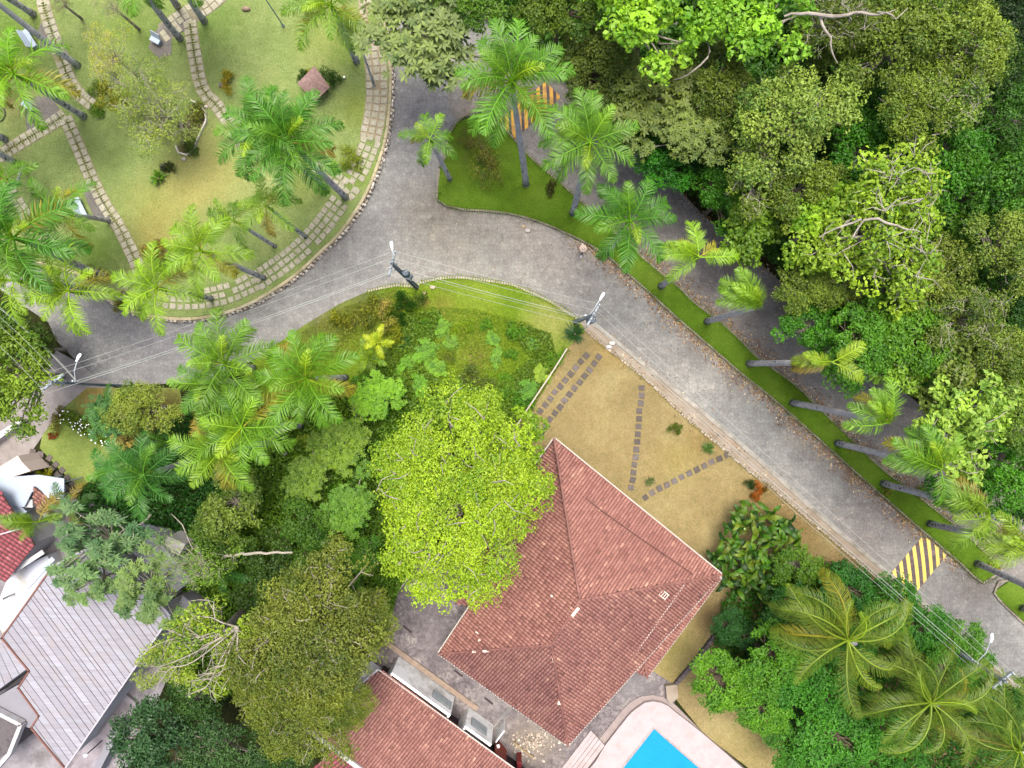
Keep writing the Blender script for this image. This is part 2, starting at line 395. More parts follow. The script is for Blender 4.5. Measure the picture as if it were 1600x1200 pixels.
# stones: 3 courses
rs = np.random.RandomState(3); sv, sf, stn = [], [], []
cnt = 0
fine = resample(park_edge, .34)
for i, (p, t) in enumerate(fine):
    nn = Vector((t.y, -t.x, 0)); 
    if nn.dot(p-cen) < 0: nn = -nn
    for k in range(2):
        c = p+t*rs.uniform(-.06,.06)+nn*(.24+.05*(1-k)+rs.uniform(-.03,.05)); c.z = .10+k*.25+rs.uniform(-.03,.03)
        r = Vector((rs.uniform(.14,.2), rs.uniform(.13,.19), rs.uniform(.11,.16)))
        base = len(sv)
        for (a, b, d) in ((1,0,0),(0,1,0),(-1,0,0),(0,-1,0),(.6,.6,.75),(-.6,.6,.75),(-.6,-.6,.75),(.6,-.6,.75),(.6,.6,-.75),(-.6,.6,-.75),(-.6,-.6,-.75),(.6,-.6,-.75)):
            q = c+t*(a*r.x*rs.uniform(.8,1.15))+nn*(b*r.y*rs.uniform(.8,1.15)); sv.append((q.x-wx, q.y-wy, q.z+d*r.z))
        for f in ((4,5,6,7),(0,4,7,11),(0,11,8,4),(1,5,4,8),(1,8,9,5),(2,6,5,9),(2,9,10,6),(3,7,6,10),(3,10,11,7),(11,10,9,8)):
            sf.append([base+q for q in f])
        stn += [rs.uniform(0,1)]*10
me = npmesh('wall_stones', sv, np.array(sf), stn, mat=m_stone)
tag(link('wall_stones', me, None, wall), kind='stuff')
bk = MB()
for i in range(len(capl)-1):
    a, b = capl[i][0], capl[i+1][0]; na, nb = outn[i], outn[i+1]
    q = [a+na*.02, a+na*.28, b+nb*.28, b+nb*.02]
    bk.add([(v.x-wx, v.y-wy, PZ-.04) for v in q]+[(v.x-wx, v.y-wy, -.05) for v in q], [(0,1,2,3),(1,5,6,2)])
bk.obj('wall_core', simple('mortar', S(150,138,116), .95), wall)

# --- stepping stone paths
m_tile = N('path_slab'); oi = m_tile.n('ObjectInfo')
tc = m_tile.mix(m_tile.ramp(m_tile.noise(6,5,.7), [(.35,.55),(.65,0.0)]), m_tile.mix(m_tile.math('MULTIPLY', oi.outputs['Random'], 1.0), S(172,170,148), S(188,184,166)), S(128,122,92))
m_tile.col(m_tile.mix(m_tile.ramp(m_tile.noise(1.3,4,.7), [(.5,0.0),(.72,.6)]), tc, S(134,132,96))); m_tile.rough(.9); m_tile.bump(m_tile.noise(14,4), .4, .02); m_tile = m_tile.m
m_grav = simple('path_joints', S(140,136,98), .95, .35, 5, .5)
def slab_mesh(name, a, b, h, mat, seed):
    r = random.Random(seed); j = lambda: r.uniform(-.018,.018)
    P = [(-a/2+j(),-b/2+j()),(a/2+j(),-b/2+j()),(a/2+j(),b/2+j()),(-a/2+j(),b/2+j())]
    i_ = .03
    V_ = [(x,y,-.03) for x,y in P]+[(x,y,h-.02) for x,y in P]+[(x-math.copysign(i_,x), y-math.copysign(i_,y), h) for x,y in P]
    mb = MB().add(V_, [(0,1,5,4),(1,2,6,5),(2,3,7,6),(3,0,4,7),(4,5,9,8),(5,6,10,9),(6,7,11,10),(7,4,8,11),(8,9,10,11)])
    return mb.mesh(name, mat)
slabs = [slab_mesh('slab', .47, .45, .05, m_tile, i) for i in range(6)]
def slab_path(name, pts, offs, z, step=.56, base=None, meshes=slabs, part='slab', drop=.04, jit=.02, yawj=.05, basew=None, scl=1.0):
    c = spline(PL(pts, z), .5); st = resample(c, step); mid = st[len(st)//2][0]
    if base:
        wd = basew or (max(offs)-min(offs)+.56)
        cc = sum(offs)/len(offs); mb = MB(); vs_ = []
        for p, t in st:
            nn = Vector((-t.y, t.x, 0)); 
            for o_ in (cc+wd/2, cc-wd/2): q = p+nn*o_; vs_.append((q.x-mid.x, q.y-mid.y, .012))
        n = len(st); fs = [(2*i+1, 2*i+3, 2*i+2, 2*i) for i in range(n-1)]
        mb.add(vs_, fs); root = mb.obj(name, base, loc=mid); tag(root, kind='structure')
    else:
        root = empty(name, mid, kind='structure')
    r = random.Random(len(pts)*7+int(pts[0][0]))
    for p, t in st:
        nn = Vector((-t.y, t.x, 0)); yaw = math.atan2(t.y, t.x)
        for o_ in offs:
            if r.random() < drop: continue
            ob = bpy.data.objects.new(part, r.choice(meshes)); COL.objects.link(ob); ob.parent = root
            q = p+nn*(o_+r.uniform(-jit, jit))-mid
            ob.location = (q.x, q.y, r.uniform(0,.012)); ob.rotation_euler = (r.uniform(-.02,.02), r.uniform(-.02,.02), yaw+r.uniform(-yawj,yawj))
            ob.scale = (r.uniform(.94,1.04)*scl, r.uniform(.94,1.04)*scl, 1)
    return root
slab_path('park_path', [(66,-30),(68,5),(80,45),(98,98),(118,140),(142,162)], [-.27,.27], PZ, base=m_grav, drop=.02)
slab_path('park_path', [(-40,262),(0,243),(34,222),(66,203),(98,182)], [-.27,.27], PZ, base=m_grav, drop=.02)
slab_path('park_path', [(104,188),(122,228),(146,285),(165,322),(186,355),(206,395),(222,432)], [-.28,.28], PZ, base=m_grav, drop=.05)
slab_path('park_path', [(297,38),(305,90),(317,140),(342,168),(362,200),(385,235)], [-.27,.27], PZ, base=m_grav, drop=.04)
slab_path('park_path', [(255,52),(285,30),(320,8),(355,-20)], [-.5,0,.5], PZ, base=simple('cobbled_joint', S(132,126,104), .95, .35, 6, .4), drop=.45)
slab_path('ring_walk', [(576,-20),(584,60),(589,110),(589,165),(580,215)], [-.62,-.05,.52], PZ, base=simple('walk_soil', S(156,142,116), .95, .3, 3, .4), drop=.03)
slab_path('ring_walk', [(579,222),(562,262),(545,292)], [-.55,0,.55], PZ, drop=.15)
slab_path('ring_walk', [(500,258),(520,270),(540,285),(556,300)], [-.5,.1], PZ, drop=.1)
slab_path('ring_walk', [(530,318),(505,352),(475,385),(440,414),(405,438)], [-.62,-.05,.52], PZ, drop=.1, scl=.96)
slab_path('ring_walk', [(398,440),(360,458),(320,467),(280,469),(245,464),(215,455),(196,450)], [-.62,-.05,.52], PZ, drop=.12, scl=.96)
slab_path('park_path', [(12,290),(25,312),(40,335)], [-.27,.27], PZ, drop=.1)
slab_path('park_path', [(70,372),(82,385)], [-.27,.27], PZ, drop=.1)
# cobbled resting places under the benches
m_cob = pave_mat('cobbles', S(146,140,132), S(170,164,150), S(112,108,112), cell=8)
for nm, poly in (('a', [(64,36),(60,48),(62,62),(62,78),(90,88),(112,96),(96,60),(84,34)]), ('b', [(38,160),(42,205),(70,205),(100,180),(80,152),(60,150)]),
                 ('c', [(136,285),(132,304),(148,342),(178,350),(160,310)]), ('d', [(262,30),(240,52),(232,75),(250,92),(268,86),(268,58),(290,48),(300,28)])):
    tag(MB().prism(PL(poly, PZ), PZ-.1, PZ+.018).obj('cobbled_patch', m_cob), kind='structure')

# --- garden of the house
m_dry = lawn_mat('dry_grass', (S(158,138,100), S(178,156,114), S(192,172,128)), [
    B_(1200,780,2.0,S(156,128,84),.6), B_(1250,830,2.2,S(148,118,80),.7), B_(1330,890,2,S(140,104,72),.7), B_(1060,720,2,S(180,160,92),.4), B_(1100,690,1.5,S(172,142,92),.5),
    B_(900,560,2.2,S(172,150,106),.5), B_(960,545,1.5,S(184,150,90),.6), B_(1040,1010,2.4,S(176,164,92),.6), B_(1100,960,1.6,S(120,92,66),.5), B_(1180,1150,3,S(188,172,110),.5)], fine=8)
g_edge = [(915,517),(950,546),(1017,600),(1050,632),(1087,666),(1125,697),(1170,736),(1200,757),(1250,800),(1325,865),(1365,898),(1450,975),(1600,1112),(1700,1200)]
garden = g_edge+[(1700,1300),(1300,1300),(1100,1147),(1050,1085),(1020,1048),(900,900),(800,800),(780,700),(823,640),(865,577),(885,545)]
sheet('garden_lawn', garden, .03, m_dry)
# pavement strip between the garden and the road
m_side = simple('sidewalk_concrete', S(160,148,132), .9, .2, 1.6, .3, dirt=S(130,112,92), dirtscale=.8)
sheet('sidewalk', kerb+list(reversed(g_edge)), .05, m_side)
k = ringwall('kerb', PL(kerb), .30, -.05, .11, simple('kerb_grey', S(162,158,148), .85, .25, 2, .3, dirt=S(120,112,98)), closed=False, side=1); tag(k, kind='structure')
# rough stone edging of the garden
ge = resample(spline(PL(g_edge), .5), .3); sv, sf, stn = [], [], []
for i, (p, t) in enumerate(ge):
    if rs.rand() < .12: continue
    c = p+Vector((rs.uniform(-.04,.04), rs.uniform(-.04,.04), .06)); r = (rs.uniform(.1,.17), rs.uniform(.07,.11), rs.uniform(.06,.1)); base = len(sv)
    nn = Vector((-t.y, t.x, 0))
    for (a, b, d) in ((-1,-1,-1),(1,-1,-1),(1,1,-1),(-1,1,-1),(-.7,-.7,1),(.7,-.7,1),(.7,.7,1),(-.7,.7,1)):
        q = c+t*(a*r[0]*rs.uniform(.8,1.1))+nn*(b*r[1]*rs.uniform(.8,1.1)); sv.append((q.x, q.y, q.z+d*r[2]))
    sf += [[base+q for q in f] for f in ((4,5,6,7),(0,1,5,4),(1,2,6,5),(2,3,7,6),(3,0,4,7))]; stn += [rs.uniform(-.3,.3)]*5
tag(link('garden_edging', npmesh('garden_edging', sv, np.array(sf), stn, mat=m_stone)), 'rough line of low stones between the dry garden and the sidewalk', 'edging', kind='stuff')
# stepping stones of grey slate in the garden
m_slate = N('slate_slab'); oi = m_slate.n('ObjectInfo')
m_slate.col(m_slate.mix(m_slate.ramp(m_slate.noise(4,5,.7), [(.4,0.0),(.65,.8)]), m_slate.mix(oi.outputs['Random'], S(84,78,76), S(120,112,112)), S(84,74,54))); m_slate.rough(.85); m_slate.bump(m_slate.noise(10), .4, .02); m_slate = m_slate.m
slates = [slab_mesh('stepping_stone', .46, .46, .045, m_slate, 40+i) for i in range(5)]
kw = dict(meshes=slates, part='stepping_stone', jit=.03, yawj=.12, drop=0)
slab_path('garden_path', [(1003,606),(999,650),(994,705),(989,745),(986,762)], [0], .03, step=.62, **kw)
slab_path('garden_path', [(1008,777),(1040,758),(1080,738),(1112,722),(1136,711)], [0], .03, step=.66, **kw)
slab_path('garden_path', [(916,556),(895,580),(868,612),(836,652)], [0], .03, step=.62, **kw)
slab_path('garden_path', [(936,558),(920,580),(893,612),(860,655),(846,676)], [0], .03, step=.62, **kw)

# --- driveway at the left edge, small lawn, footpath
m_drive = simple('driveway_concrete', S(150,144,140), .9, .2, 1.3, .3, dirt=S(130,124,120), dirtscale=.4)
sheet('driveway', [(150,590),(120,565),(88,548),(40,590),(-30,690),(-60,780),(0,745),(45,728),(50,705),(92,644),(125,615),(190,603)], .008, m_drive, thick=.1)
m_smalll = lawn_mat('side_lawn', (S(132,146,74), S(152,168,92), S(172,180,104)), [B_(150,620,1.6,S(184,150,92),.9), B_(260,660,3,S(138,112,66),.9), B_(100,675,1,S(140,160,70),.5)], fine=8)
sheet('side_lawn', [(95,642),(135,606),(280,606),(300,700),(220,720),(160,770),(120,760),(90,730),(62,700),(66,680)], .045, m_smalll, thick=.1)
m_pale = simple('white_plaster', S(200,201,204), .8, .06, 1.5, .05, dirt=S(176,172,166), dirtscale=.5)
m_court = N('court'); _b = m_court.noise(.5,7,.72)
_c = m_court.ramp(_b, [(.32,S(92,86,88)),(.46,S(124,116,118)),(.56,S(148,140,138)),(.7,S(188,182,176))])
_c = m_court.mix(m_court.ramp(m_court.noise(3.2,6,.75,dist=.6), [(.4,.7),(.58,0.0)]), _c, S(60,55,58)); _c = m_court.mix(m_court.ramp(m_court.noise(7,4,.7), [(.6,0.0),(.75,.5)]), _c, S(178,170,160))
for b in (B_(835,1155,2.0,S(146,136,120),.75), B_(690,1000,2,S(122,116,116),.5), B_(655,950,2,S(86,80,84),.6), B_(770,1090,1.6,S(150,146,142),.4), B_(985,1060,2,S(138,136,136),.5)):
    _c = m_court.mix(m_court.math('MULTIPLY', m_court.blob(b[0], b[1], .9, .7), b[3]), _c, b[2])
m_court.col(_c); m_court.rough(.85); m_court.bump(m_court.noise(6,5), .4, .03); m_court = m_court.m
sheet('courtyard', [(672,852),(655,876),(626,918),(605,960),(560,1040),(540,1100),(700,1300),(990,1300),(1058,1085),(1050,1068),(1022,1050),(900,900),(760,860)], .06, m_court)
sheet('neighbour_yard', [(45,728),(-60,740),(-200,900),(-200,1300),(180,1300),(210,1190),(330,900),(300,850),(170,790),(90,770)], .0, simple('yard_concrete', S(150,146,150), .9, .25, .8, .3, dirt=S(104,98,98), dirtscale=.6), thick=.05)

# --- leaf litter lying along the kerbs
m_litter = N('dead_leaves'); _at = m_litter.n('Attribute', _attribute_name='tint'); m_litter.col(m_litter.ramp(_at.outputs['Fac'], [(0,S(86,62,40)),(.5,S(150,108,66)),(.85,S(196,170,120)),(1,S(226,214,180))])); m_litter.rough(.8); m_litter = m_litter.m
def scatter_litter(lines, n, spread, size=.085, z=.02, side=0):
    rs_ = np.random.RandomState(n); V_, T_ = [], []
    for pts in lines:
        st = resample(spline(PL(pts), .5), .25)
        for _ in range(n):
            p, t = st[rs_.randint(len(st))]; nn = Vector((-t.y, t.x, 0)); o_ = abs(rs_.normal(0, spread)) if side else rs_.normal(0, spread)
            q = p+nn*o_*(side or 1)+t*rs_.uniform(-.2,.2); a = rs_.uniform(0,6.3); s_ = size*rs_.uniform(.5,1.3)
            ux, uy = math.cos(a)*s_, math.sin(a)*s_; vx, vy = -uy*.5, ux*.5
            for (i, j) in ((-1,0),(0,-1),(1,0),(0,1)):
                V_.append((q.x+ux*i+vx*j, q.y+uy*i+vy*j, z+.004+rs_.uniform(0,.03)))
            T_.append(rs_.uniform(0,1)**1.3)
    return V_, T_
V1, T1 = scatter_litter([isl[8:24]], 2600, .5, side=-1)
V2, T2 = scatter_litter([[(987,387),(1037,430),(1087,475),(1150,525),(1240,600),(1325,680),(1417,762),(1487,817)]], 1500, .5, side=1, z=.03)
V3, T3 = scatter_litter([[(1060,300),(1137,370),(1200,422),(1265,480)]], 300, .35, z=.03)
V4, T4 = scatter_litter([[(690,420),(900,430),(1100,560),(1300,740),(1500,930)]], 500, 2.2, size=.06)
V5, T5 = scatter_litter([[(950,530),(1100,665),(1300,840)]], 260, .5, z=.07)
V_ = V1+V2+V3+V4+V5; T_ = T1+T2+T3+T4+T5
tag(link('leaf_litter', npmesh('leaf_litter', V_, np.arange(len(V_)).reshape(-1,4), T_, mat=m_litter)), 'scattered brown fallen leaves along the kerbs of the road', 'fallen leaves', kind='stuff')

# --- speed humps with yellow bars
m_hump = pave_mat('hump_asphalt', S(120,108,108), S(134,122,120), S(104,94,96), cell=3.4)
m_yel = N('yellow_paint'); m_yel.col(m_yel.mix(m_yel.ramp(m_yel.noise(3,6,.75), [(.55,0.0),(.72,.7)]), S(236,206,100,.6), S(150,132,96))); m_yel.rough(.6); m_yel = m_yel.m
def hump(quad, x0, dx, n, wpx, slant, label, zb, mat=m_yel):
    P = [G(x, y, 0) for x, y in quad]; c = sum(P, Vector())/4; c.z = zb
    # quad order: a-b is the long side on one hand, d-c on the other
    a, b, c_, d = [p-Vector((c.x, c.y, 0)) for p in P]
    prof = lambda s_: .075*math.sin(math.pi*s_)**.8 if 0 < s_ < 1 else 0.0
    root = empty('speed_hump', c, label, 'speed bump')
    mb = MB(); n_ = 8; vs_ = []
    for i in range(n_+1):
        s_ = i/n_; l_, r_ = a.lerp(d, s_), b.lerp(c_, s_); z_ = prof(s_)
        vs_ += [(l_.x, l_.y, z_+.004), (r_.x, r_.y, z_+.004)]
    mb.add(vs_, [(2*i, 2*i+1, 2*i+3, 2*i+2) for i in range(n_)])
    mb.obj('hump', m_hump, root)
    q2 = [(p[0], p[1]) for p in quad]
    def zat(p):
        # fraction between ab and dc
        ab = (b-a); nrm = Vector((-ab.y, ab.x, 0)).normalized(); h0 = (p-a).dot(nrm); h1 = (d-a).dot(nrm)
        return prof(max(0, min(1, h0/h1)))
    ys = [p[1] for p in quad]
    for k in range(n):
        X = x0+k*dx; y0, y1 = min(ys)-5, max(ys)+5
        poly = [(X+slant*(y-y0)+o_, y) for y, o_ in ((y0,0),(y0,wpx),(y1,wpx),(y1,0))]
        ar = sum(q2[i][0]*q2[(i+1)%4][1]-q2[(i+1)%4][0]*q2[i][1] for i in range(4)); sg = 1 if ar > 0 else -1
        for i in range(4):
            e0, e1 = q2[i], q2[(i+1) % 4]; nx, ny = (e1[1]-e0[1])*sg, -(e1[0]-e0[0])*sg
            poly = clip(poly, nx, ny, e0[0]*nx+e0[1]*ny)
            if len(poly) < 3: break
        if len(poly) < 3: continue
        # slice the bar so that it follows the hump
        yy0, yy1 = min(p[1] for p in poly), max(p[1] for p in poly); m_ = max(2, int((yy1-yy0)/5)); sb = MB()
        for j in range(m_):
            s0, s1 = yy0+(yy1-yy0)*j/m_, yy0+(yy1-yy0)*(j+1)/m_
            pc = clip(clip(poly, 0, -1, -s0), 0, 1, s1)
            if len(pc) < 3: continue
            Q = [G(x, y, 0)-Vector((c.x, c.y, 0)) for x, y in pc]
            Q = [Vector((q.x, q.y, zat(q)+.014)) for q in Q]
            if (Q[1]-Q[0]).cross(Q[2]-Q[0]).z < 0: Q.reverse()
            sb.add(Q, [tuple(range(len(Q)))])
        sb.obj('yellow_bar', mat, root)
hump([(1383,906),(1443,836),(1479,868),(1419,940)], 1376, 11.6, 9, 5.4, .11, 'speed bump with pale yellow bars across the road near the lower right', 0)
hump([(776,190),(852,128),(876,152),(802,220)], 776, 10.2, 10, 5.6, .04, 'orange striped speed bump on the lane half hidden under palm fronds', .02,
     simple('orange_paint', S(226,170,50,.6), .6, .1, 4, 0, dirt=S(150,112,70), dirtscale=1.5))
slab_path('side_path', [(50,712),(66,716),(82,728),(98,744),(108,760)], [-.3,.3], .045, step=.66, **kw)
# ================================================================== BUILDINGS
m_rt = N('roof_tile'); _at = m_rt.n('Attribute', _attribute_name='tint')
_c = m_rt.ramp(_at.outputs['Fac'], [(0,S(136,94,84)),(.35,S(166,116,104)),(.65,S(182,132,118)),(.9,S(196,146,128)),(1,S(212,166,142))])
_c = m_rt.mix(m_rt.ramp(m_rt.noise(.45,6,.7), [(.42,.65),(.6,0.0)]), _c, m_rt.mix(1.0, _c, (.76,.7,.76), 'MULTIPLY'))
_c = m_rt.mix(m_rt.ramp(m_rt.noise(9,3,.7), [(.35,.5),(.6,0.0)]), _c, m_rt.mix(1.0, _c, (.6,.55,.55), 'MULTIPLY'))
m_rt.col(_c); m_rt.rough(.75); m_rt.bump(m_rt.noise(20,3), .3, .01); m_rt = m_rt.m
m_under = simple('roof_under', S(98,66,58), .9)
m_rt2 = N('crimson_tile'); _at = m_rt2.n('Attribute', _attribute_name='tint'); m_rt2.col(m_rt2.ramp(_at.outputs['Fac'], [(0,S(128,62,74)),(.6,S(168,88,98)),(1,S(206,140,140))])); m_rt2.rough(.7); m_rt2 = m_rt2.m
def tiles_on(poly3, e0, e1, inner, parent, off, mat, name='roof_tiles', cw=.235, rl=.36, seed=1, rad=.075):
    """barrel tiles on a plane: eave runs e0->e1, 'inner' is any point higher on the plane; poly3 = outline (world xy)"""
    rs_ = np.random.RandomState(seed)
    u = (e1-e0); u.z = 0; u.normalize(); w_ = inner-e0; 
    nrm = (e1-e0).cross(inner-e0).normalized(); nrm = nrm if nrm.z > 0 else -nrm
    v = nrm.cross((e1-e0).normalized()); v = v if v.dot(w_) > 0 else -v      # up the slope
    U = (e1-e0).normalized()
    pl = [(p.x, p.y) for p in poly3]
    us = [(p-e0).dot(U) for p in poly3]; 
    P3 = []
    for p in poly3:   # put outline on the plane
        z = e0.z-((p.x-e0.x)*nrm.x+(p.y-e0.y)*nrm.y)/nrm.z; P3.append(Vector((p.x, p.y, z)))
    us = [(p-e0).dot(U) for p in P3]; vv = [(p-e0).dot(v) for p in P3]
    nu = int((max(us)-min(us))/cw)+2; nv = int((max(vv)-min(vv))/rl)+2
    gu = min(us)+cw*(np.arange(nu)+.5); gv = min(vv)+rl*(np.arange(nv)+.5)
    A, B = np.meshgrid(gu, gv); A = A.ravel(); B = B.ravel()
    X = e0.x+U.x*A+v.x*B; Y = e0.y+U.y*A+v.y*B
    k = inpoly(X, Y, pl); A, B = A[k], B[k]; n = len(A)
    A = A+rs_.uniform(-.008,.008,n); 
    ang = np.linspace(0, math.pi, 5)
    o_ = np.array(off); E = np.array(e0)-o_; Un, Vn, Nn = np.array(U), np.array(v), np.array(nrm)
    V_ = np.zeros((n, 10, 3))
    for j, (dv, lift, rr) in enumerate(((-rl*.56, .035, rad*1.18), (rl*.5, .0, rad))):
        for i, a in enumerate(ang):
            uu = A+math.cos(a)*rr*1.25; hh = math.sin(a)*rr+lift+rs_.uniform(0,.006,n)
            V_[:, j*5+i, :] = E+uu[:,None]*Un+(B+dv)[:,None]*Vn+hh[:,None]*Nn
    q = np.array([[i, i+1, 5+i+1, 5+i] for i in range(4)]); q = q[:, ::-1]
    Fq = (q[None]+(np.arange(n)*10)[:,None,None]).reshape(-1,4)
    cap = np.array([[0,1,2,3,4]]); Fc = (cap[None]+(np.arange(n)*10)[:,None,None]).reshape(-1,5)
    t = np.clip(rs_.normal(.5,.15,n),0,1); t[rs_.rand(n) < .006] = 1.0
    tt = np.concatenate([np.repeat(t,4), t*.4])
    o1 = tag(link(name, npmesh(name, V_.reshape(-1,3), [Fq, Fc], tt, mat=mat), None, parent), kind='stuff')
    # underlay slab
    mb = MB(); P = [Vector(p)-Vector(off)-nrm*.02 for p in P3]; base = [p-nrm*.12 for p in P]; m_ = len(P)
    tri = [tuple(t_) for t_ in tessellate_polygon([[Vector((p.x, p.y, 0)) for p in P]])]
    mb.add(P+base, [t_ if (P[t_[1]]-P[t_[0]]).cross(P[t_[2]]-P[t_[0]]).z > 0 else (t_[0],t_[2],t_[1]) for t_ in tri]+[(i, (i+1)%m_, (i+1)%m_+m_, i+m_) for i in range(m_)])
    mb.obj('roof_panel', m_under, parent)
    return U, v, nrm
def ridge_me(mat, seed):
    mb = MB(); ang = [math.pi*k/5 for k in range(6)]; vs_ = []
    for x, r, l_ in ((-.24,.11,.03),(.24,.09,0)):
        vs_ += [(x, math.cos(a)*r, math.sin(a)*r*.8+l_) for a in ang]
    mb.add(vs_, [(i, i+1, 7+i, 6+i) for i in range(5)]+[(5,4,3,2,1,0)])
    me = mb.mesh('ridge_tile', mat); at = me.attributes.new('tint','FLOAT','FACE'); at.data.foreach_set('value', [seed]*len(me.polygons)); return me
ridge_meshes = [ridge_me(m_rt, s_) for s_ in (0,.0,.1,.2,.05)]
def ridge(a, b, parent, off, lift=.05):
    t = (b-a); n = max(1, round(t.length/.42)); t.normalize()
    side = t.cross(Vector((0,0,1))).normalized(); up = side.cross(t)
    M = Matrix((t, -side, up)).transposed().to_4x4()
    for i in range(n):
        p = a.lerp(b, (i+.5)/n)-Vector(off)+up*lift
        o = bpy.data.objects.new('ridge_tile', random.choice(ridge_meshes)); COL.objects.link(o); o.parent = parent
        o.matrix_local = Matrix.Translation(p) @ M @ Matrix.Rotation(random.uniform(-.05,.05), 4, 'Z')
# ---- main house
ez = 3.0; az = 5.75
N_, E_, S_, W_ = G(866,686,ez), G(1127,898,ez), G(887,1164,ez), G(686,1021,ez)
A_, Bp = G(906,937,az), G(862,1007,az)
house = empty('tiled_house', G(905,925,0), 'large house with a hipped red clay tile roof beside the dry garden', 'house')
HO = house.location
fN = [N_, E_, A_]; fE = [E_, S_, Bp, A_]; fS = [S_, W_, Bp]; 
Wx, Wy = G(757,915,ez), G(729,880,ez-.9)
fW = [W_, Wx, G(748,912,ez-.3), Wy, N_, A_, Bp]
wall_pts = [c.lerp((N_+E_+S_+W_)/4, .16) for c in (N_, E_, S_, W_)]
MB().prism([p-HO for p in wall_pts], -.1, 2.45).obj('wall', m_pale, house)
tiles_on(fN, N_, E_, A_, house, HO, m_rt, seed=1)
# the long south east facet: main pitch, then a lower lean-to in front of it
lt0, lt1 = G(1069,914,3.45), G(981,1042,3.0)
tiles_on(fE, E_, S_, (A_+Bp)/2, house, HO, m_rt, seed=2)
tiles_on(fS, S_, W_, Bp, house, HO, m_rt, seed=3)
tiles_on(fW, W_, Wx, (A_+Bp)/2, house, HO, m_rt, seed=4)
for a, b in ((N_,A_),(A_,E_),(A_,Bp),(Bp,S_),(Bp,W_)): ridge(a, b, house, HO, .07)
# white gutter boards along the eaves
m_gut = simple('gutter_paint', S(206,200,190), .6, .1, 2, 0)
for a, b in ((N_,E_),(E_,S_),(S_,W_),(W_,Wx),(N_,Wy)):
    d = (b-a).normalized(); nn = Vector((d.y,-d.x,0)); nn = nn if nn.dot(a-A_) > 0 else -nn
    MB().tube([a-HO+nn*.09-Vector((0,0,.06)), b-HO+nn*.09-Vector((0,0,.06))], .055, 6).obj('gutter', m_gut, house)
# lean-to roof strip on the south east side
l0, l1, l2, l3, l4 = G(1127,902,2.95), G(1011,1058,2.35), G(981,1043,2.35), G(1004,1010,2.75), G(1069,914,2.95)
# skylight, vents, mortar patches
def local_box(name, px, py, z, size, rz, mat, parent, off): 
    c = G(px, py, z)-off; return MB().box(c, size, rz).obj(name, mat, parent)
m_mortar = simple('lime_mortar', S(232,212,196), .9, .1, 8, .2)
def roofz(px, py):
    """height of the main roof seen at this pixel"""
    zz = 4.5
    for _ in range(6):
        p = G(px, py, zz); best = None
        for tri in ((N_,E_,A_),(E_,S_,(A_+Bp)/2),(S_,W_,Bp),(W_,Wx,(A_+Bp)/2)):
            n = (tri[1]-tri[0]).cross(tri[2]-tri[0]).normalized(); z_ = tri[0].z-((p.x-tri[0].x)*n.x+(p.y-tri[0].y)*n.y)/n.z
            best = z_ if best is None else min(best, z_)
        zz = best
    return zz
def on_roof(name, px, py, size, rz, mat, up=.1):
    z = roofz(px, py); c = G(px, py, z+up)-HO; o = MB().box(c, size, rz).obj(name, mat, house); return o
for (x, y, sx, sy, rz) in ((899,956,.75,.2,math.radians(52)),(759,1017,.45,.16,.05),(741,1018,.25,.14,.05),(865,1031,.18,.3,.2),(874,1098,.22,.24,-.3),(745,988,.22,.08,-.6),(749,1000,.14,.12,.3),(862,931,.12,.16,.4)):
    on_roof('mortar_patch', x, y, (sx, sy, .1), rz, m_mortar, .16)
sk = on_roof('skylight', 1037, 929, (.62,.5,.10), math.radians(-38), simple('skylight_frame', S(208,196,180), .5), .12)
_c0 = G(1037,929,roofz(1037,929)+.1)-HO
for k_ in range(3):
    o = MB().box(_c0+Matrix.Rotation(math.radians(-38),3,'Z') @ Vector((-.17+.17*k_, 0, .075)), (.11,.36,.03), math.radians(-38)).obj('pane', simple('pane_dark', S(110,66,66), .2), sk)
pr = [G(x, y, roofz(x, y)+.13)-HO for x, y in ((892,760),(940,798),(990,834),(1040,868),(1082,897))]
MB().tube(pr, .05, 5).obj('tile_course', m_under, house)
# small lean-to beside the west corner
lz = 2.3; q = [G(712,942,lz),(G(733,915,lz)),G(752,928,lz+.2),G(738,950,lz+.2)]
lean = [Vector((p.x, p.y, 0)) for p in q]
tiles_on(q, q[0], q[1], q[2], house, HO, m_rt, name='porch_tiles', seed=9)
# lean-to at the south east: raised strip of newer tiles + hip
q = [l1, l0, G(1075,912,3.45), l3]
tiles_on(q, l1, l0, l3, house, HO, m_rt, name='porch_tiles', seed=10)
tiles_on([l2, l1, l3], l1, l2, l3, house, HO, m_rt, name='porch_tiles', seed=11)
ridge(l1, l3, house, HO, .06)
MB().tube([G(1069,914,3.75)-HO, G(1001,1010,3.45)-HO, G(979,1044,3.1)-HO], .05, 6).obj('flashing', m_gut, house)
MB().tube([l1-HO+Vector((.05,-.05,-.05)), l0-HO+Vector((.05,-.05,-.05))], .05, 6).obj('gutter', m_gut, house)

# ---- annex with white louvred wall
annex = empty('tiled_annex', G(680,1150,0), 'long lean-to building with red tile roof and white louvred wall at the bottom', 'outbuilding')
AO = annex.location
r0, r1 = G(592,1046,3.1), G(812,1206,3.1); r2, r3 = G(486,1136,2.5), G(600,1222,2.5)
ext = (r1-r0).normalized()*6; 
tiles_on([r0, r1+ext, r3+ext, r2], r2, r3, r0, annex, AO, m_rt, seed=21)
MB().tube([r0-AO+Vector((0,0,.05)), r1+ext-AO+Vector((0,0,.05))], .05, 6).obj('gutter', m_gut, annex)
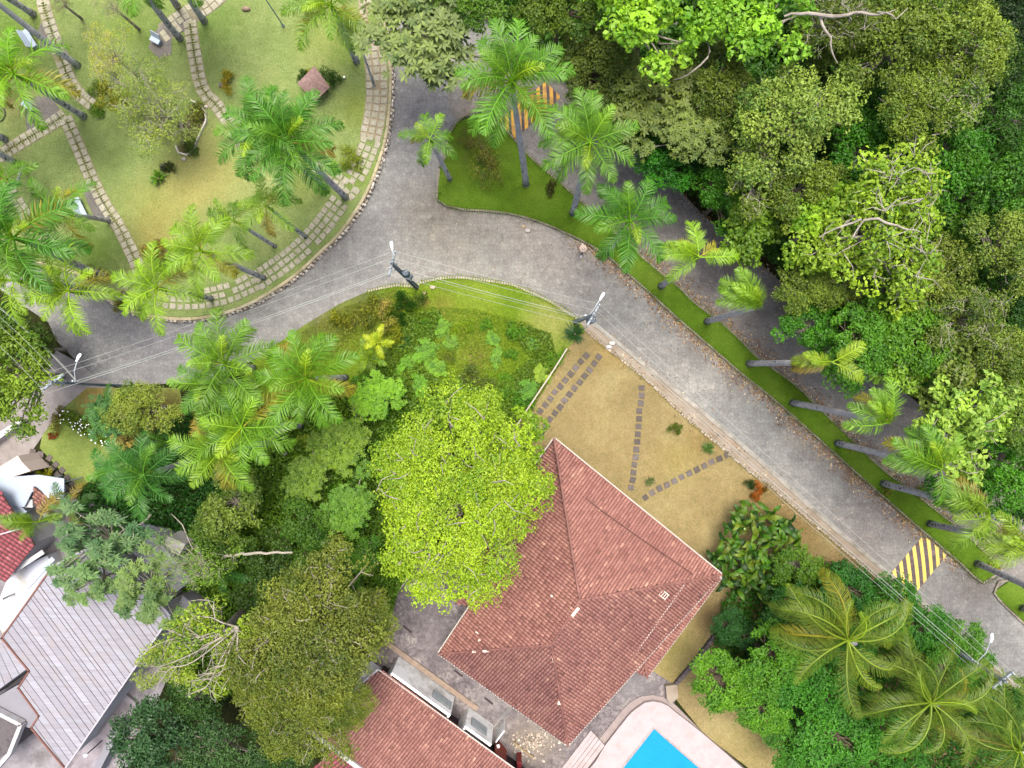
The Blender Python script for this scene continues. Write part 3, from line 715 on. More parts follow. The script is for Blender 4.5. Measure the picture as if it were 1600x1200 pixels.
# white fascia along the low edge
d = (r3-r2).normalized(); nn = Vector((d.y,-d.x,0)); nn = nn if nn.dot(r2-r0) > 0 else -nn
fm = MB(); fm.box((r2+r3)/2-AO+nn*.16+d*3+Vector((0,0,.05)), ((r3-r2).length+6, .32, .5), math.atan2(d.y, d.x)); fm.obj('fascia', m_pale, annex)
gd = (r0-r2); gl = gd.length; gd.normalize()
MB().tube([r2-AO-ext.normalized()*.05, r0-AO-ext.normalized()*.05], .09, 6).obj('verge_board', m_pale, annex)
# body: wall stands under the high edge; door recesses cut by building it in bays
w0, w1 = G(604,1046,3.05), G(812,1197,3.05); wd = (w1-w0); wd.z = 0; wl = wd.length; wd.normalize(); wn = Vector((-wd.y, wd.x, 0)); wn = wn if wn.dot(G(820,570)-w0) > 0 else -wn
def wp(s_, o_=0, z=0): p = w0+wd*s_+wn*o_; return Vector((p.x-AO.x, p.y-AO.y, z))
ya = math.atan2(wd.y, wd.x)
m_wallw = simple('annex_white', S(230,232,232,.72), .8, .05, 1, .05, dirt=S(190,186,178), dirtscale=.7)
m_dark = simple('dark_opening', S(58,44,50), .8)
pxm = wl/math.hypot(812-604, 1197-1046)
def span(pxa): return (pxa-604)/(812-604)*wl
for s0, s1 in ((span(612), span(704)), (span(727), span(768))):
    MB().box(wp((s0+s1)/2, -.1, 1.45), (s1-s0, .2, 2.9), ya).obj('wall', m_wallw, annex)
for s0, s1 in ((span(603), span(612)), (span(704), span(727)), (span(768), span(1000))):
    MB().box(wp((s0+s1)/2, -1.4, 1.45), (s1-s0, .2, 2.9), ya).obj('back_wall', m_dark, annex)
MB().box(wp(span(690), -3.2, 1.2), (span(1000)-span(590), 3.2, 2.4), ya).obj('body', m_wallw, annex)
for s_ in (span(704)-.08, span(612)+.08, span(727)+.08): MB().box(wp(s_, -.8, 1.44), (.14, 1.3, 2.88), ya).obj('side_wall', m_wallw, annex)
m_lv = simple('louvre_grey', S(168,176,180), .4)
for s0, s1 in ((span(672), span(702)), (span(734), span(759))):
    fr = MB().box(wp((s0+s1)/2, .015, 1.75), (s1-s0, .04, 1.1), ya).obj('window', simple('window_dark', S(110,116,120), .3), annex)
    for k_ in range(9):
        R = Matrix.Rotation(ya, 3, 'Z') @ Matrix.Rotation(math.radians(35), 3, 'X')
        MB().box(wp((s0+s1)/2, .06, 1.28+.118*k_), (s1-s0-.06, .09, .012), M=R).obj('louvre', m_lv, fr)
MB().box(wp(span(660), .32, .09), (span(768)-span(612), .4, .18), ya).obj('plinth', simple('plinth_tan', S(150,132,116), .9), annex)
m_redp = simple('red_panel', S(140,62,48), .6, .1)
MB().box(wp(span(776), .35, .9), (.09, 1.1, 1.8), ya).obj('side_wall', m_wallw, annex)
rp = MB().box(Vector((0,0,.95)), (1.3,.1,1.9), ya-.25).obj('metal_gate', m_redp, loc=G(783,1162,0)); tag(rp, 'red metal gate panel beside the end of the white louvred wall', 'gate')
rp2 = MB().box(Vector((0,0,.7)), (.35,1.6,1.4), .05).obj('storage_cabinet', simple('maroon', S(128,40,44), .5), loc=G(812,1190,0)); tag(rp2, 'narrow maroon cabinet standing by the rubble at the bottom edge', 'cabinet')
# the darker little roof below the annex
low = empty('shed', G(545,1195,0), 'shed with a dark purple-red ribbed roof below the white fascia', 'shed')
s0, s1, s2, s3 = G(528,1160,2.0), G(660,1265,2.0), G(560,1290,1.7), G(488,1205,1.7)
tiles_on([s0, s1, s2, s3], s3, s2, s0, low, low.location, m_rt2, seed=31, cw=.3)
MB().prism([Vector((p.x-low.location.x, p.y-low.location.y, 0)) for p in (s0.lerp(s2,.08), s1.lerp(s3,.08), s2.lerp(s0,.08), s3.lerp(s1,.08))], 0, 1.65).obj('wall', m_wallw, low)

# ---- big grey plank roof, lower left
gz = 4.2
grey = empty('plank_roof_house', G(130,1040,0), 'house under a big pale grey ribbed plank roof with brown edging at lower left', 'house')
GO = grey.location
out = [(84,884),(150,850),(215,900),(268,962),(186,1080),(103,1200),(50,1136),(62,1118),(30,1074),(47,1048),(4,996)]
O3 = PL(out, gz); rd = (G(147,1135,gz)-G(15,975,gz)); rd = (G(260,1090,gz)-G(120,900,gz)).normalized(); rn = Vector((-rd.y, rd.x, 0))
uv = [((p-GO).x*rd.x+(p-GO).y*rd.y, (p-GO).x*rn.x+(p-GO).y*rn.y) for p in O3]
m_plank = N('plank'); oi = m_plank.n('ObjectInfo'); 
_c = m_plank.mix(oi.outputs['Random'], S(146,148,158), S(166,169,180)); _m = m_plank.n('Mapping'); m_plank.l(m_plank.objc(), _m.inputs[0]); _m.inputs['Rotation'].default_value = (0,0,-math.atan2(rd.y, rd.x)); _m.inputs['Scale'].default_value = (.12,1.6,1)
_c = m_plank.mix(m_plank.ramp(m_plank.noise(5,6,.7,vec=_m.outputs[0]), [(.38,.6),(.6,0.0)]), _c, S(132,124,128)); _c = m_plank.mix(m_plank.ramp(m_plank.noise(1.0,5,.7), [(.5,0.0),(.7,.5)]), _c, S(156,146,142))
m_plank.col(_c); m_plank.rough(.6); m_plank = m_plank.m
pitch = .035
def rz_(u, v): return gz+.45-abs(v-1)*0.0-pitch*0-(u)*.02
vmin, vmax = min(b for a, b in uv), max(b for a, b in uv); pw = .52
k_ = 0; v = vmin
while v < vmax:
    v1_ = min(v+pw*random.choice((1,1,1,.55)), vmax)
    pc = clip(clip(uv, 0, -1, -(v+.014)), 0, 1, v1_-.014)
    if len(pc) >= 3:
        us_ = [a for a, b in pc]; 
        hz = random.uniform(0,.015)
        # planks are one piece even where the outline has a notch
        pts = [Vector((rd.x*a+rn.x*b, rd.y*a+rn.y*b, 0)) for a, b in pc]
        try: MB().prism(pts, gz-.02, gz+.05+hz).obj('roof_plank', m_plank, grey)
        except Exception: pass
        # standing rib
        mid_u0, mid_u1 = None, None
        cc_ = clip(clip(uv, 0, -1, -(v1_-.02)), 0, 1, v1_+.02)
        if len(cc_) >= 3:
            a0, a1 = min(a for a, b in cc_), max(a for a, b in cc_)
            if inpt(((rd.x*(a0+a1)/2+rn.x*v1_+GO.x), (rd.y*(a0+a1)/2+rn.y*v1_+GO.y)), [(p.x,p.y) for p in O3]):
                pa, pb = [Vector((rd.x*a+rn.x*v1_, rd.y*a+rn.y*v1_, gz+.06)) for a in (a0+.05, a1-.05)]
                MB().tube([pa, pb], .028, 4).obj('rib', simple('rib_grey', S(92,82,86), .6) if k_ == 0 else bpy.data.materials['rib_grey'], grey); k_ += 1
    v = v1_
m_brown = simple('brown_edge', S(126,84,72), .6, .15)
m_zinc = simple('zinc', S(176,174,182), .45, .1)
for i in range(len(O3)):
    a, b = O3[i]-GO, O3[(i+1) % len(O3)]-GO; a.z = b.z = gz+.04
    m_ = m_zinc if i in (3, 4) else m_brown
    if i in (0,1,2): m_ = m_zinc
    MB().box((a+b)/2, ((b-a).length+.08, .11, .22), math.atan2((b-a).y, (b-a).x)).obj('edge_board', m_, grey)
ctr = sum(O3, Vector())/len(O3)
MB().prism([(p-GO).lerp(ctr-GO, .05) for p in O3], 0, gz-.04).obj('wall', m_pale, grey)
# lower planked canopy, small slabs and the old dark roof beside it
can = empty('small_canopy', G(10,1030,0), 'little planked grey canopy tucked beside the brown gutter at the left edge', 'canopy')
P_ = PL([(-60,1050),(12,1000),(42,1045),(0,1075),(-60,1120)], 3.4); cO = can.location
for i in range(9):
    a0 = P_[0].lerp(P_[1], i/9), P_[0].lerp(P_[1], (i+.93)/9); b0 = P_[4].lerp(P_[2], i/9), P_[4].lerp(P_[2], (i+.93)/9)
    MB().prism([a0[0]-cO, a0[1]-cO, b0[1]-cO, b0[0]-cO], 3.3, 3.4).obj('roof_plank', m_plank, can)
MB().prism([p.lerp(P_[2], .15)-cO for p in P_], 0, 3.28).obj('wall', m_pale, can)
m_slab = simple('slab_grey', S(138,138,146), .8, .08, 1, .1)
o = MB().prism(PL([(-20,1098),(28,1070),(62,1118),(48,1138),(20,1130)], 2.6), 0, 2.6).obj('flat_roof_block', m_slab); tag(o, 'block with plain lilac-grey flat roof in the notch of the plank roof', 'outbuilding')
o = MB().prism(PL([(-60,1140),(-20,1098),(34,1130),(20,1170),(-20,1200),(-60,1200)], 2.9), 0, 2.9, ).obj('old_roof_block', simple('old_roof', S(104,98,100), .9, .35, 1.5, .3, dirt=S(60,56,60), dirtscale=1.5)); tag(o, 'low block with a weathered dark grey roof at the bottom left corner', 'outbuilding')
par = MB()
for a, b in (((-22,1100),(36,1130)), ((36,1130),(18,1175)), ((18,1175),(-14,1212))):
    A0, B0 = G(*a, 2.9), G(*b, 2.9); par.box((A0+B0)/2+Vector((0,0,.05)), ((B0-A0).length, .28, .5), math.atan2((B0-A0).y, (B0-A0).x))
tag(par.obj('parapet', m_pale), 'white parapet round the weathered dark roof', 'parapet')
# left neighbour: crimson roof, white canopies
ln = empty('crimson_roof_house', G(10,850,0), 'house with crimson ribbed tile roof cut by the left edge', 'house'); lO = ln.location
lz = 3.2; c0, c1, c2, c3 = G(0,768,lz+.8), G(54,852,lz), G(8,910,lz), G(-90,860,lz+.8)
c4 = G(-120,780,lz+1.2)
tiles_on([G(-90,720,lz+.8), c0, c1, c2, c3], c2, c1, c0, ln, lO, m_rt2, seed=41, cw=.3)
MB().prism([p-lO for p in (G(-85,730,lz), G(-2,775,lz), G(48,850,lz), G(6,900,lz), G(-85,850,lz))], 0, lz-.4).obj('wall', m_pale, ln)
MB().tube([G(0,835,lz+.75)-lO, G(60,818,lz+.45)-lO], .05, 5).obj('ridge_trim', m_pale, ln)
m_wm = simple('white_metal', S(176,190,206), .35, .05, 1, 0)
o = MB().prism(PL([(-20,748),(60,742),(100,748),(100,780),(75,778),(50,768),(38,792),(-20,790)], 2.7), 2.58, 2.7, True).obj('flat_canopy', m_wm, loc=(0,0,0)); 
def with_posts(o, pts, h, lab, cat, mat):
    root = empty(o.name.split('.')[0], (G(*pts[0], 0)), lab, cat); rl = root.location.copy(); o.parent = root; o.location = -rl; o.name = 'canopy_sheet'
    for p in pts: MB().tube([G(*p, h)*1.0-rl-Vector((0,0,h)), G(*p, h)-rl-Vector((0,0,.1))], .05, 6).obj('post', mat, root)
    return root
with_posts(o, [(5,755),(60,752),(94,755),(94,774),(10,784)], 2.7, 'pale blue-white flat canopy beside the crimson roof', 'canopy', m_wm)
o = MB().prism(PL([(-20,795),(10,772),(42,800),(10,818),(-20,815)], 2.6), 2.5, 2.6, True).obj('flat_canopy', m_wm)
with_posts(o, [(-5,800),(10,780),(35,800)], 2.6, 'second white sheet canopy at the left edge, just above the crimson tiles', 'canopy', m_wm)
sm = empty('small_tiled_porch', G(58,780,0), 'small red tiled porch roof poking between the white canopies', 'porch')
q = [G(50,786,3.0), G(52,760,3.0), G(66,768,2.7), G(78,782,2.6), G(62,798,2.7)]
tiles_on(q, q[4], q[3], q[1], sm, sm.location, m_rt, seed=44)
MB().box(G(62,782,1.2)-sm.location, (.6,.6,2.4)).obj('pillar', m_pale, sm)
o = MB().prism(PL([(-60,745),(-10,735),(28,712),(34,722),(48,736),(20,745),(-20,752)], 2.2), 0, 2.2).obj('garden_wall', simple('pinkish_plaster', S(224,206,200), .8, .05, 1, .05)); tag(o, 'thick pale pink wall block at the end of the driveway', 'wall')
o = MB().prism(PL([(-40,700),(30,655),(34,660),(-36,712)], .9), 0, .9).obj('garden_wall', m_pale); tag(o, 'low white wall along the left side of the driveway', 'wall')
o = MB().prism(PL([(10,908),(48,880),(73,868),(84,884),(34,960),(4,990),(-10,960)], 1.2), 0, 1.2).obj('terrace_block', simple('terrace', S(206,212,224), .8, .06, 1, .05, dirt=S(170,162,132), dirtscale=.4)); tag(o, 'pale terrace slab between crimson roof and plank roof', 'terrace')
for pts, nm in (([(22,892),(68,862)], 0), ([(40,920),(84,872)], 1)):
    A0, B0 = G(*pts[0], 2.6), G(*pts[1], 2.6)
    o = MB().box((A0+B0)/2-G(*pts[0],0), ((B0-A0).length, .35, .12), math.atan2((B0-A0).y, (B0-A0).x)).obj('beam', m_pale if nm == 0 else m_wm)
    o.location = G(*pts[0], 0); tag(o, ('broad white pergola beam right of the crimson roof', 'thin bluish pergola beam nearest the grey plank roof')[nm], 'beam')
    MB().box(Vector((0,0,1.25)), (.12,.12,2.5)).obj('post', m_pale, o)
# grey flat slabs seen through the leaves above the plank roof
for i, (poly, z, c, lab) in enumerate((
    ([(196,828),(240,838),(300,905),(276,925),(236,888),(205,862)], 2.6, S(176,176,190), 'grey flat slab seen through the umbrella leaves above the plank roof'),
    ([(262,838),(290,850),(280,868),(255,856)], 2.2, S(214,210,206), 'small cream slab beside the dark well top in the thicket'),
    ([(232,905),(268,938),(256,950),(225,915)], 2.4, S(96,96,108), 'dark narrow roof strip under the branches above the plank roof'),
    ([(285,930),(320,960),(300,985),(272,962)], 2.0, S(158,158,166), 'grey paved block under the bare branches beside the plank roof corner'))):
    o = MB().prism(PL(poly, z), 0, z).obj('flat_slab_block', simple('slab_%d' % i, c, .8, .1, 1, .1)); tag(o, lab, 'outbuilding')
# side path right of plank roof
o = MB().prism(PL([(190,1080),(215,1100),(160,1200),(120,1240),(100,1215)], .3), -.1, .3).obj('side_path', simple('side_path', S(160,154,160), .85, .12, 1, .2, dirt=S(120,112,116))); tag(o, kind='structure')
o = MB().prism(PL([(182,1130),(192,1134),(150,1215),(138,1215)], 1.6), 0, 1.6).obj('boundary_wall', m_slab); tag(o, 'slanting grey boundary wall at the foot of the dark tree', 'wall')
o = MB(); 
for k_ in range(10):
    a = math.pi*k_/9-math.pi/2; 
lamp = empty('globe_lamp', G(163,1154,0), 'white globe lamp on a short post beside the grey side path', 'lamp')
MB().tube([(0,0,0),(0,0,2.2)], .04, 6).obj('post', m_dark, lamp)
def globe(r, z, n=8):
    mb = MB(); vs_ = []; 
    for i in range(n+1):
        th = math.pi*i/n
        for j in range(12): a = 2*math.pi*j/12; vs_.append((r*math.sin(th)*math.cos(a), r*math.sin(th)*math.sin(a), z+r*math.cos(th)))
    return mb.add(vs_, [(i*12+j, (i+1)*12+j, (i+1)*12+(j+1) % 12, i*12+(j+1) % 12) for i in range(n) for j in range(12)])
m_globe = simple('globe_white', S(240,244,246,.8), .3, .02)
globe(.17, 2.35).obj('globe', m_globe, lamp, smooth=True)
lamp2 = empty('globe_lamp', G(779,1154,0), 'white globe lamp on the courtyard beside the white louvred wall', 'lamp')
MB().tube([(0,0,0),(0,0,1.0)], .04, 6).obj('post', m_dark, lamp2); globe(.16, 1.1).obj('globe', m_globe, lamp2, smooth=True)

# ---- courtyard details
for (x0, y0, x1, y1) in ((630,978,643,988),(710,1047,723,1057),(757,1090,770,1100),(823,1146,836,1158)):
    a, b = G(x0, y0, .06), G(x1, y1, .06); 
    o = MB().box(((b-a).length/2*0, 0, .01), ((b-a).length, .16, .03), math.atan2((b-a).y, (b-a).x)).obj('drain_slot', m_dark, loc=((a.x+b.x)/2, (a.y+b.y)/2, .06))
    tag(o, {630:'dark drain slot nearest the olive tree, left in the courtyard',710:'dark drain slot beside the west eave, uppermost of the row',757:'dark drain slot in the middle of the row along the house eave',823:'dark drain slot next to the rubble pile near the house south corner'}[x0], 'drain', 'drain slots in the courtyard')
# rubble heap
sv, sf, stn = [], [], []
for i in range(260):
    a = rs.uniform(0,6.3); r_ = abs(rs.normal(0,.9)); c = G(832,1160,.06)+Vector((math.cos(a)*r_*1.3, math.sin(a)*r_*.8, max(0,.25-r_*.18)*rs.uniform(.3,1)+.04)); s_ = rs.uniform(.04,.13); base = len(sv)
    yaw = rs.uniform(0,3); ca, sa = math.cos(yaw)*s_, math.sin(yaw)*s_
    for (x, y, z) in ((-1,-.5,-.5),(1,-.5,-.5),(1,.5,-.5),(-1,.5,-.5),(-.8,-.4,.5),(.8,-.4,.5),(.8,.4,.5),(-.8,.4,.5)): sv.append((c.x+ca*x-sa*y, c.y+sa*x+ca*y, c.z+z*s_))
    sf += [[base+q for q in f] for f in ((4,5,6,7),(0,1,5,4),(1,2,6,5),(2,3,7,6),(3,0,4,7))]; stn += [rs.uniform(-.6,.6)]*5
tag(link('rubble_heap', npmesh('rubble_heap', sv, np.array(sf), stn, mat=m_stone)), 'heap of broken rubble and planks beside the house south corner', 'rubble', kind='stuff')
o = MB().box((0,0,0), (2.0,.14,.06), math.radians(-38)).obj('wooden_plank', simple('old_wood', S(150,132,98), .8), loc=G(818,1172,.3)); tag(o, 'weathered plank lying across the rubble heap', 'plank')

# ---- pool terrace
m_deck = simple('deck_stone', S(182,170,170), .75, .05, 1.4, .1, dirt=S(168,155,152), dirtscale=1.2)
dz = .45
deck_out = [(868,1240),(922,1200),(945,1166),(985,1115),(996,1106),(1008,1098),(1020,1096),(1033,1098),(1044,1103),(1052,1110),(1100,1148),(1160,1200),(1240,1270)]
water_px = [(1022,1139),(1093,1201),(1150,1250),(930,1250),(973,1201)]
deck = empty('pool', G(1030,1170,0), 'swimming pool with bright blue water and pinkish stone deck at the bottom edge', 'swimming pool'); DO = deck.location
outer = [p-DO for p in spline(PL(deck_out, dz), .5)]
inner = [p-DO for p in PL(water_px, dz)]
def ring_prism(outer, inner, z0, z1):
    mb = MB(); O_ = [Vector((p.x,p.y,0)) for p in outer]; I_ = [Vector((p.x,p.y,0)) for p in inner]; allp = O_+I_; n = len(O_); m_ = len(I_)
    vs_ = [(p.x,p.y,z1) for p in allp]+[(p.x,p.y,z0) for p in allp]; fs = []
    for t in tessellate_polygon([O_, I_]):
        a, b, c = t
        if (allp[b]-allp[a]).cross(allp[c]-allp[a]).z < 0: t = (a, c, b)
        fs.append(tuple(t))
    for i in range(n): fs.append((i, (i+1)%n, (i+1)%n+n+m_, i+n+m_))
    for i in range(m_): fs.append((n+i, n+(i+1)%m_, n+(i+1)%m_+n+m_, n+i+n+m_))
    return mb.add(vs_, fs)
ring_prism(outer, inner, -1.0, dz).obj('deck', m_deck, deck)
cpi = [p+ (p-sum(inner,Vector())/len(inner)).normalized()*.18 for p in inner]
ring_prism(cpi, inner, dz-.02, dz+.02).obj('coping', simple('coping', S(158,150,150), .7), deck)
MB().prism([p*1.0 for p in inner], -1.3, -.9).obj('basin_floor', simple('pool_tile', S(40,150,190,.6), .4), deck)
mw = N('pool_water'); mw.col(mw.mix(mw.noise(.7,3), S(0,130,180,.6), S(6,146,196,.62))); mw.rough(.05); mw.b.inputs['Specular IOR Level'].default_value = .4; mw.bump(mw.noise(4.5,4,.6,dist=.8), .35, .06)
MB().prism([p*1.0 for p in inner], .2, dz-.12).obj('water', mw.m, deck)
outer2 = [(858,1244),(908,1196),(932,1160),(972,1110),(985,1097),(1002,1088),(1020,1086),(1036,1089),(1048,1096),(1058,1104),(1100,1147),(1000,1200),(900,1260)]
sheet('pool_kerb', outer2, .14, simple('kerb_weathered', S(150,138,134), .85, .15, 2, .2), thick=.2)
# steps
stp = empty('terrace_steps', G(900,1180,0), 'flight of four pale stone steps between the courtyard and the pool deck', 'steps'); SO = stp.location
top0, top1 = (923,1141), (945,1165)
for k_ in range(5):
    f0, f1 = k_/5, (k_+1)/5
    x0, y0 = 923+22*f0, 1141+24*f0; x1, y1 = 923+22*f1, 1141+24*f1; z_ = .12+.066*k_*1.2
    poly = [(x0,y0),(x1,y1),(x1-66,y1+86),(x0-66,y0+86)]
    MB().prism([p-SO for p in PL(poly, z_)], 0, z_+ (0.05 if k_ % 5 == 0 else 0)).obj('step', m_deck, stp)
# small stone retaining line, garden's lower right boundary
bw = empty('boundary_wall', G(1085,1030,0), 'dark stone garden boundary wall at the foot of the bright hedge', 'wall'); bO = bw.location
for i, (p, t) in enumerate(resample(spline(PL([(1046,1078),(1062,1058),(1090,1025),(1118,988),(1150,950)]), .5), .42)):
    o = MB().box((0,0,.2), (.38,.3,.4+random.uniform(-.08,.08)), math.atan2(t.y,t.x)+random.uniform(-.15,.15)).obj('stone', bpy.data.materials.get('wall_stone') or simple('wall_stone', S(92,84,84), .9, .4, 3, .4), bw, loc=p-bO)
o = MB().prism(PL([(1040,1072),(1058,1070),(1060,1090),(1048,1100),(1042,1092)], .5), 0, .5).obj('corner_block', m_side); tag(o, 'concrete corner block between the pool kerb and boundary wall', 'block')
# white garden wall beside the thicket
gw = [(885,545),(865,577),(823,640),(802,672),(760,730),(672,852),(626,918)]
o = ringwall('garden_wall', PL(gw), .10, -.1, .8, simple('wall_cream', S(190,182,164), .8, .1, 2, .1), closed=False, side=0); tag(o, 'thin cream wall between the dry garden and green thicket', 'wall')
# ================================================================== VEGETATION
def LC(c, k):
    if c[1] > 140 and c[0] < 125: c = (c[0]*1.04, 140+(c[1]-140)*.35, c[2]+8)
    a = S(*c, k); return (a[0]*(.9 if c[0] > c[1]*.93 and c[0] < 180 else .98), a[1]*.97, a[2]*(.72 if c[0] > c[1]*.8 else .62))
m_leaf = leafmat('leaf', rough=.55, trans=.36, spread=.42, spec=.3)
m_frond = leafmat('palm_leaf', rough=.5, trans=.3, spread=.42, spec=.4, hue=False)
m_blade = leafmat('broad_leaf', rough=.5, trans=.25, spread=.35, spec=.25, hue=False)
m_bark = simple('bark_pale', S(176,168,156), .85, .3, 6, .4, dirt=S(120,112,98), dirtscale=1.5)
m_bark2 = simple('bark_brown', S(112,98,82), .9, .3, 6, .4)
m_bone = simple('bark_bleached', S(168,162,148), .8, .2, 8, .2)
# royal palm trunk: grey, ringed, black lichen blotches low down
m = N('palm_trunk'); tcn = m.objc(); sep = m.n('SeparateXYZ'); m.l(tcn, sep.inputs[0])
rg = m.n('TexWave', _wave_type='BANDS', _bands_direction='Z', Scale=1.3, Distortion=1.5); m.l(tcn, rg.inputs['Vector'])
c = m.mix(m.ramp(rg.outputs[0], [(.75,0.0),(.95,.35)]), S(184,184,186,.8), S(136,134,132,.7))
c = m.mix(m.ramp(m.noise(1.2,5,.7,vec=tcn), [(.4,.4),(.62,0.0)]), c, S(132,136,140))
hi = m.n('MapRange'); m.l(sep.outputs[2], hi.inputs[0]); hi.inputs[1].default_value = 1.0; hi.inputs[2].default_value = 9.0; hi.inputs[3].default_value = .455; hi.inputs[4].default_value = .34
bl = m.n('Math', _operation='LESS_THAN'); m.l(m.noise(3.0,5,.75,vec=tcn), bl.inputs[0]); m.l(hi.outputs[0], bl.inputs[1])
bl2 = m.math('MULTIPLY', bl.outputs[0], .9)
c = m.mix(bl2, c, S(40,44,52)); m.col(c); m.rough(.85); m.bump(m.noise(10,3,vec=tcn), .4, .03); m_ptrunk = m.m
m_shaft = simple('crownshaft', S(112,150,52), .4, .15, 2, 0)

def leaves_np(P, Nrm, size, rs_, aspect=.55, ztint=None):
    """diamond leaves folded on the midrib: P (n,3), Nrm (n,3), size (n)"""
    n = len(P); R = rs_.normal(size=(n,3)); T = R-(R*Nrm).sum(1)[:,None]*Nrm; T /= np.linalg.norm(T,axis=1)[:,None]+1e-9
    Bn = np.cross(Nrm, T); s_ = size[:,None]
    V_ = np.stack([P-T*s_*.5, P+Bn*s_*aspect*.5+Nrm*s_*.1-T*s_*.05, P+T*s_*.5-Nrm*s_*.12, P-Bn*s_*aspect*.5+Nrm*s_*.1-T*s_*.05], 1).reshape(-1,3)
    return V_, np.arange(4*n).reshape(-1,4)
def unit(a): return a/(np.linalg.norm(a,axis=1)[:,None]+1e-9)
def crown_data(seed, R=3.5, H=2.6, ncl=34, nleaf=6000, ls=.27, clr=.30, irr=.22, palmate=0, hollow=.0, up=.55, aspect=.55, rosette=0):
    rs_ = np.random.RandomState(seed); ph = rs_.uniform(0,6.28,4)
    th = rs_.uniform(0,2*math.pi,ncl); rr = np.sqrt(rs_.uniform(.02,1,ncl)); 
    out = 1+irr*np.sin(2*th+ph[0])+irr*.7*np.sin(3*th+ph[1])+irr*.6*np.sin(5*th+ph[2])
    rad = R*.80*rr*out
    z = H*(.15+.75*np.sqrt(np.clip(1-rr**2,0,1)))*rs_.uniform(.55,1.1,ncl)
    C_ = np.stack([rad*np.cos(th), rad*np.sin(th), z],1)
    cr = R*clr*rs_.uniform(.65,1.35,ncl)
    w_ = cr**2; ci = rs_.choice(ncl, nleaf, p=w_/w_.sum())
    D = unit(rs_.normal(size=(nleaf,3))); D[:,2] = np.where(D[:,2] < -.25, -D[:,2], D[:,2])
    # ragged clumps
    rag = 1+.25*np.sin(D[:,0]*5+ci*1.7)+.2*np.sin(D[:,1]*7+ci)
    P = C_[ci]+D*(cr[ci]*rag*rs_.uniform(.35,1,nleaf)**.45)[:,None]*np.array([1,1,.62])
    if rosette:
        k = nleaf//rosette; P0 = P[:k]; D0 = D[:k]
        P = np.repeat(P0, rosette, 0); ci = np.repeat(ci[:k], rosette); nleaf = len(P)
        a = np.tile(np.arange(rosette)*2*math.pi/rosette, k)+np.repeat(rs_.uniform(0,6,k), rosette)
        L = ls*rs_.uniform(.7,1.2,nleaf); tilt = rs_.uniform(-.25,.35,nleaf)
        T = np.stack([np.cos(a), np.sin(a), tilt],1); T = unit(T+.35*np.repeat(D0, rosette, 0)); up_ = unit(np.array([[0,0,1.0]])-T*T[:,2:3]); Bn = np.cross(up_, T)
        q = P; L_ = L[:,None]
        V_ = np.stack([q, q+T*L_*.55+Bn*L_*aspect*.5, q+T*L_-up_*L_*.25, q+T*L_*.55-Bn*L_*aspect*.5],1).reshape(-1,3); Fq = np.arange(4*nleaf).reshape(-1,4)
    else:
        Nn = unit(D*.6+rs_.normal(size=(nleaf,3))*.55+np.array([0,0,up]))
        V_, Fq = leaves_np(P, Nn, ls*rs_.uniform(.6,1.3,nleaf), rs_, aspect)
    tint = np.clip(.5+rs_.normal(0,.17,nleaf)+rs_.normal(0,.2,ncl)[ci],0,1)
    return V_, Fq, tint, C_, cr
def limbs(C_, cr, depth, n=5, rs_=None, base=.11, over=0.0, twigs=0, every=1):
    mb = MB(); root = Vector((0,0,-depth*.15))
    for i, c in enumerate(C_[::every]):
        c = Vector(c); 
        m1 = root.lerp(c, .38)+Vector((rs_.normal(0,.25), rs_.normal(0,.25), -.25)); m2 = root.lerp(c, .74)+Vector((rs_.normal(0,.25), rs_.normal(0,.25), .0))
        top = c+Vector((0,0, over*cr[::every][i]))
        mb.tube([root, m1, m2, top], [base, base*.66, base*.42, base*.16], 5, cap=False)
        for k in range(twigs):
            a = rs_.uniform(0,6.28); s_ = cr[::every][i]*rs_.uniform(.6,1.25)
            st = m2.lerp(top, rs_.uniform(.2,1)); e1 = st+Vector((math.cos(a)*s_*.55, math.sin(a)*s_*.55, rs_.uniform(.05,.5)*s_)); b_ = a+rs_.uniform(-.8,.8)
            e2 = e1+Vector((math.cos(b_)*s_*.5, math.sin(b_)*s_*.5, rs_.uniform(-.1,.3)*s_))
            mb.tube([st, e1, e2], [base*.3, base*.2, base*.08], 4, cap=False)
    return mb
def kind(name, seed, bark, over=0, twigs=0, every=1, base=.11, leaf=m_leaf, **kw):
    V_, Fq, t, C_, cr = crown_data(seed, **kw)
    me = npmesh('crown_'+name, V_, Fq, t, mat=leaf)
    rs_ = np.random.RandomState(seed+99)
    lm = limbs(C_, cr, 2.6, rs_=rs_, over=over, twigs=twigs, every=every, base=base).mesh('limbs_'+name, bark, True)
    return dict(crown=me, limbs=lm, R=kw.get('R',3.5), H=kw.get('H',2.6), bark=bark)
K = {}
K['fine1'] = kind('fine1', 1, m_bark, nleaf=11000, ls=.19, ncl=60, clr=.2, H=2.9, twigs=1)
K['fine2'] = kind('fine2', 2, m_bark, nleaf=11000, ls=.19, ncl=54, clr=.21, irr=.3, H=2.9, twigs=1)
K['fine3'] = kind('fine3', 3, m_bark2, nleaf=10000, ls=.2, ncl=66, clr=.19, H=2.7)
K['mid1'] = kind('mid1', 4, m_bark, nleaf=7500, ls=.25, ncl=52, clr=.21, H=2.9, twigs=1)
K['mid2'] = kind('mid2', 5, m_bark2, nleaf=7500, ls=.25, ncl=46, clr=.22, irr=.28, H=2.9)
K['big1'] = kind('big1', 6, m_bark, nleaf=3400, ls=.40, ncl=32, irr=.3, clr=.26, aspect=.65)
K['big2'] = kind('big2', 7, m_bark, nleaf=3600, ls=.38, ncl=38, irr=.35, clr=.22, aspect=.6, over=.8, twigs=1)
K['bare1'] = kind('bare1', 8, m_bone, nleaf=7000, ls=.19, ncl=46, irr=.3, clr=.2, over=.9, twigs=5, base=.065)
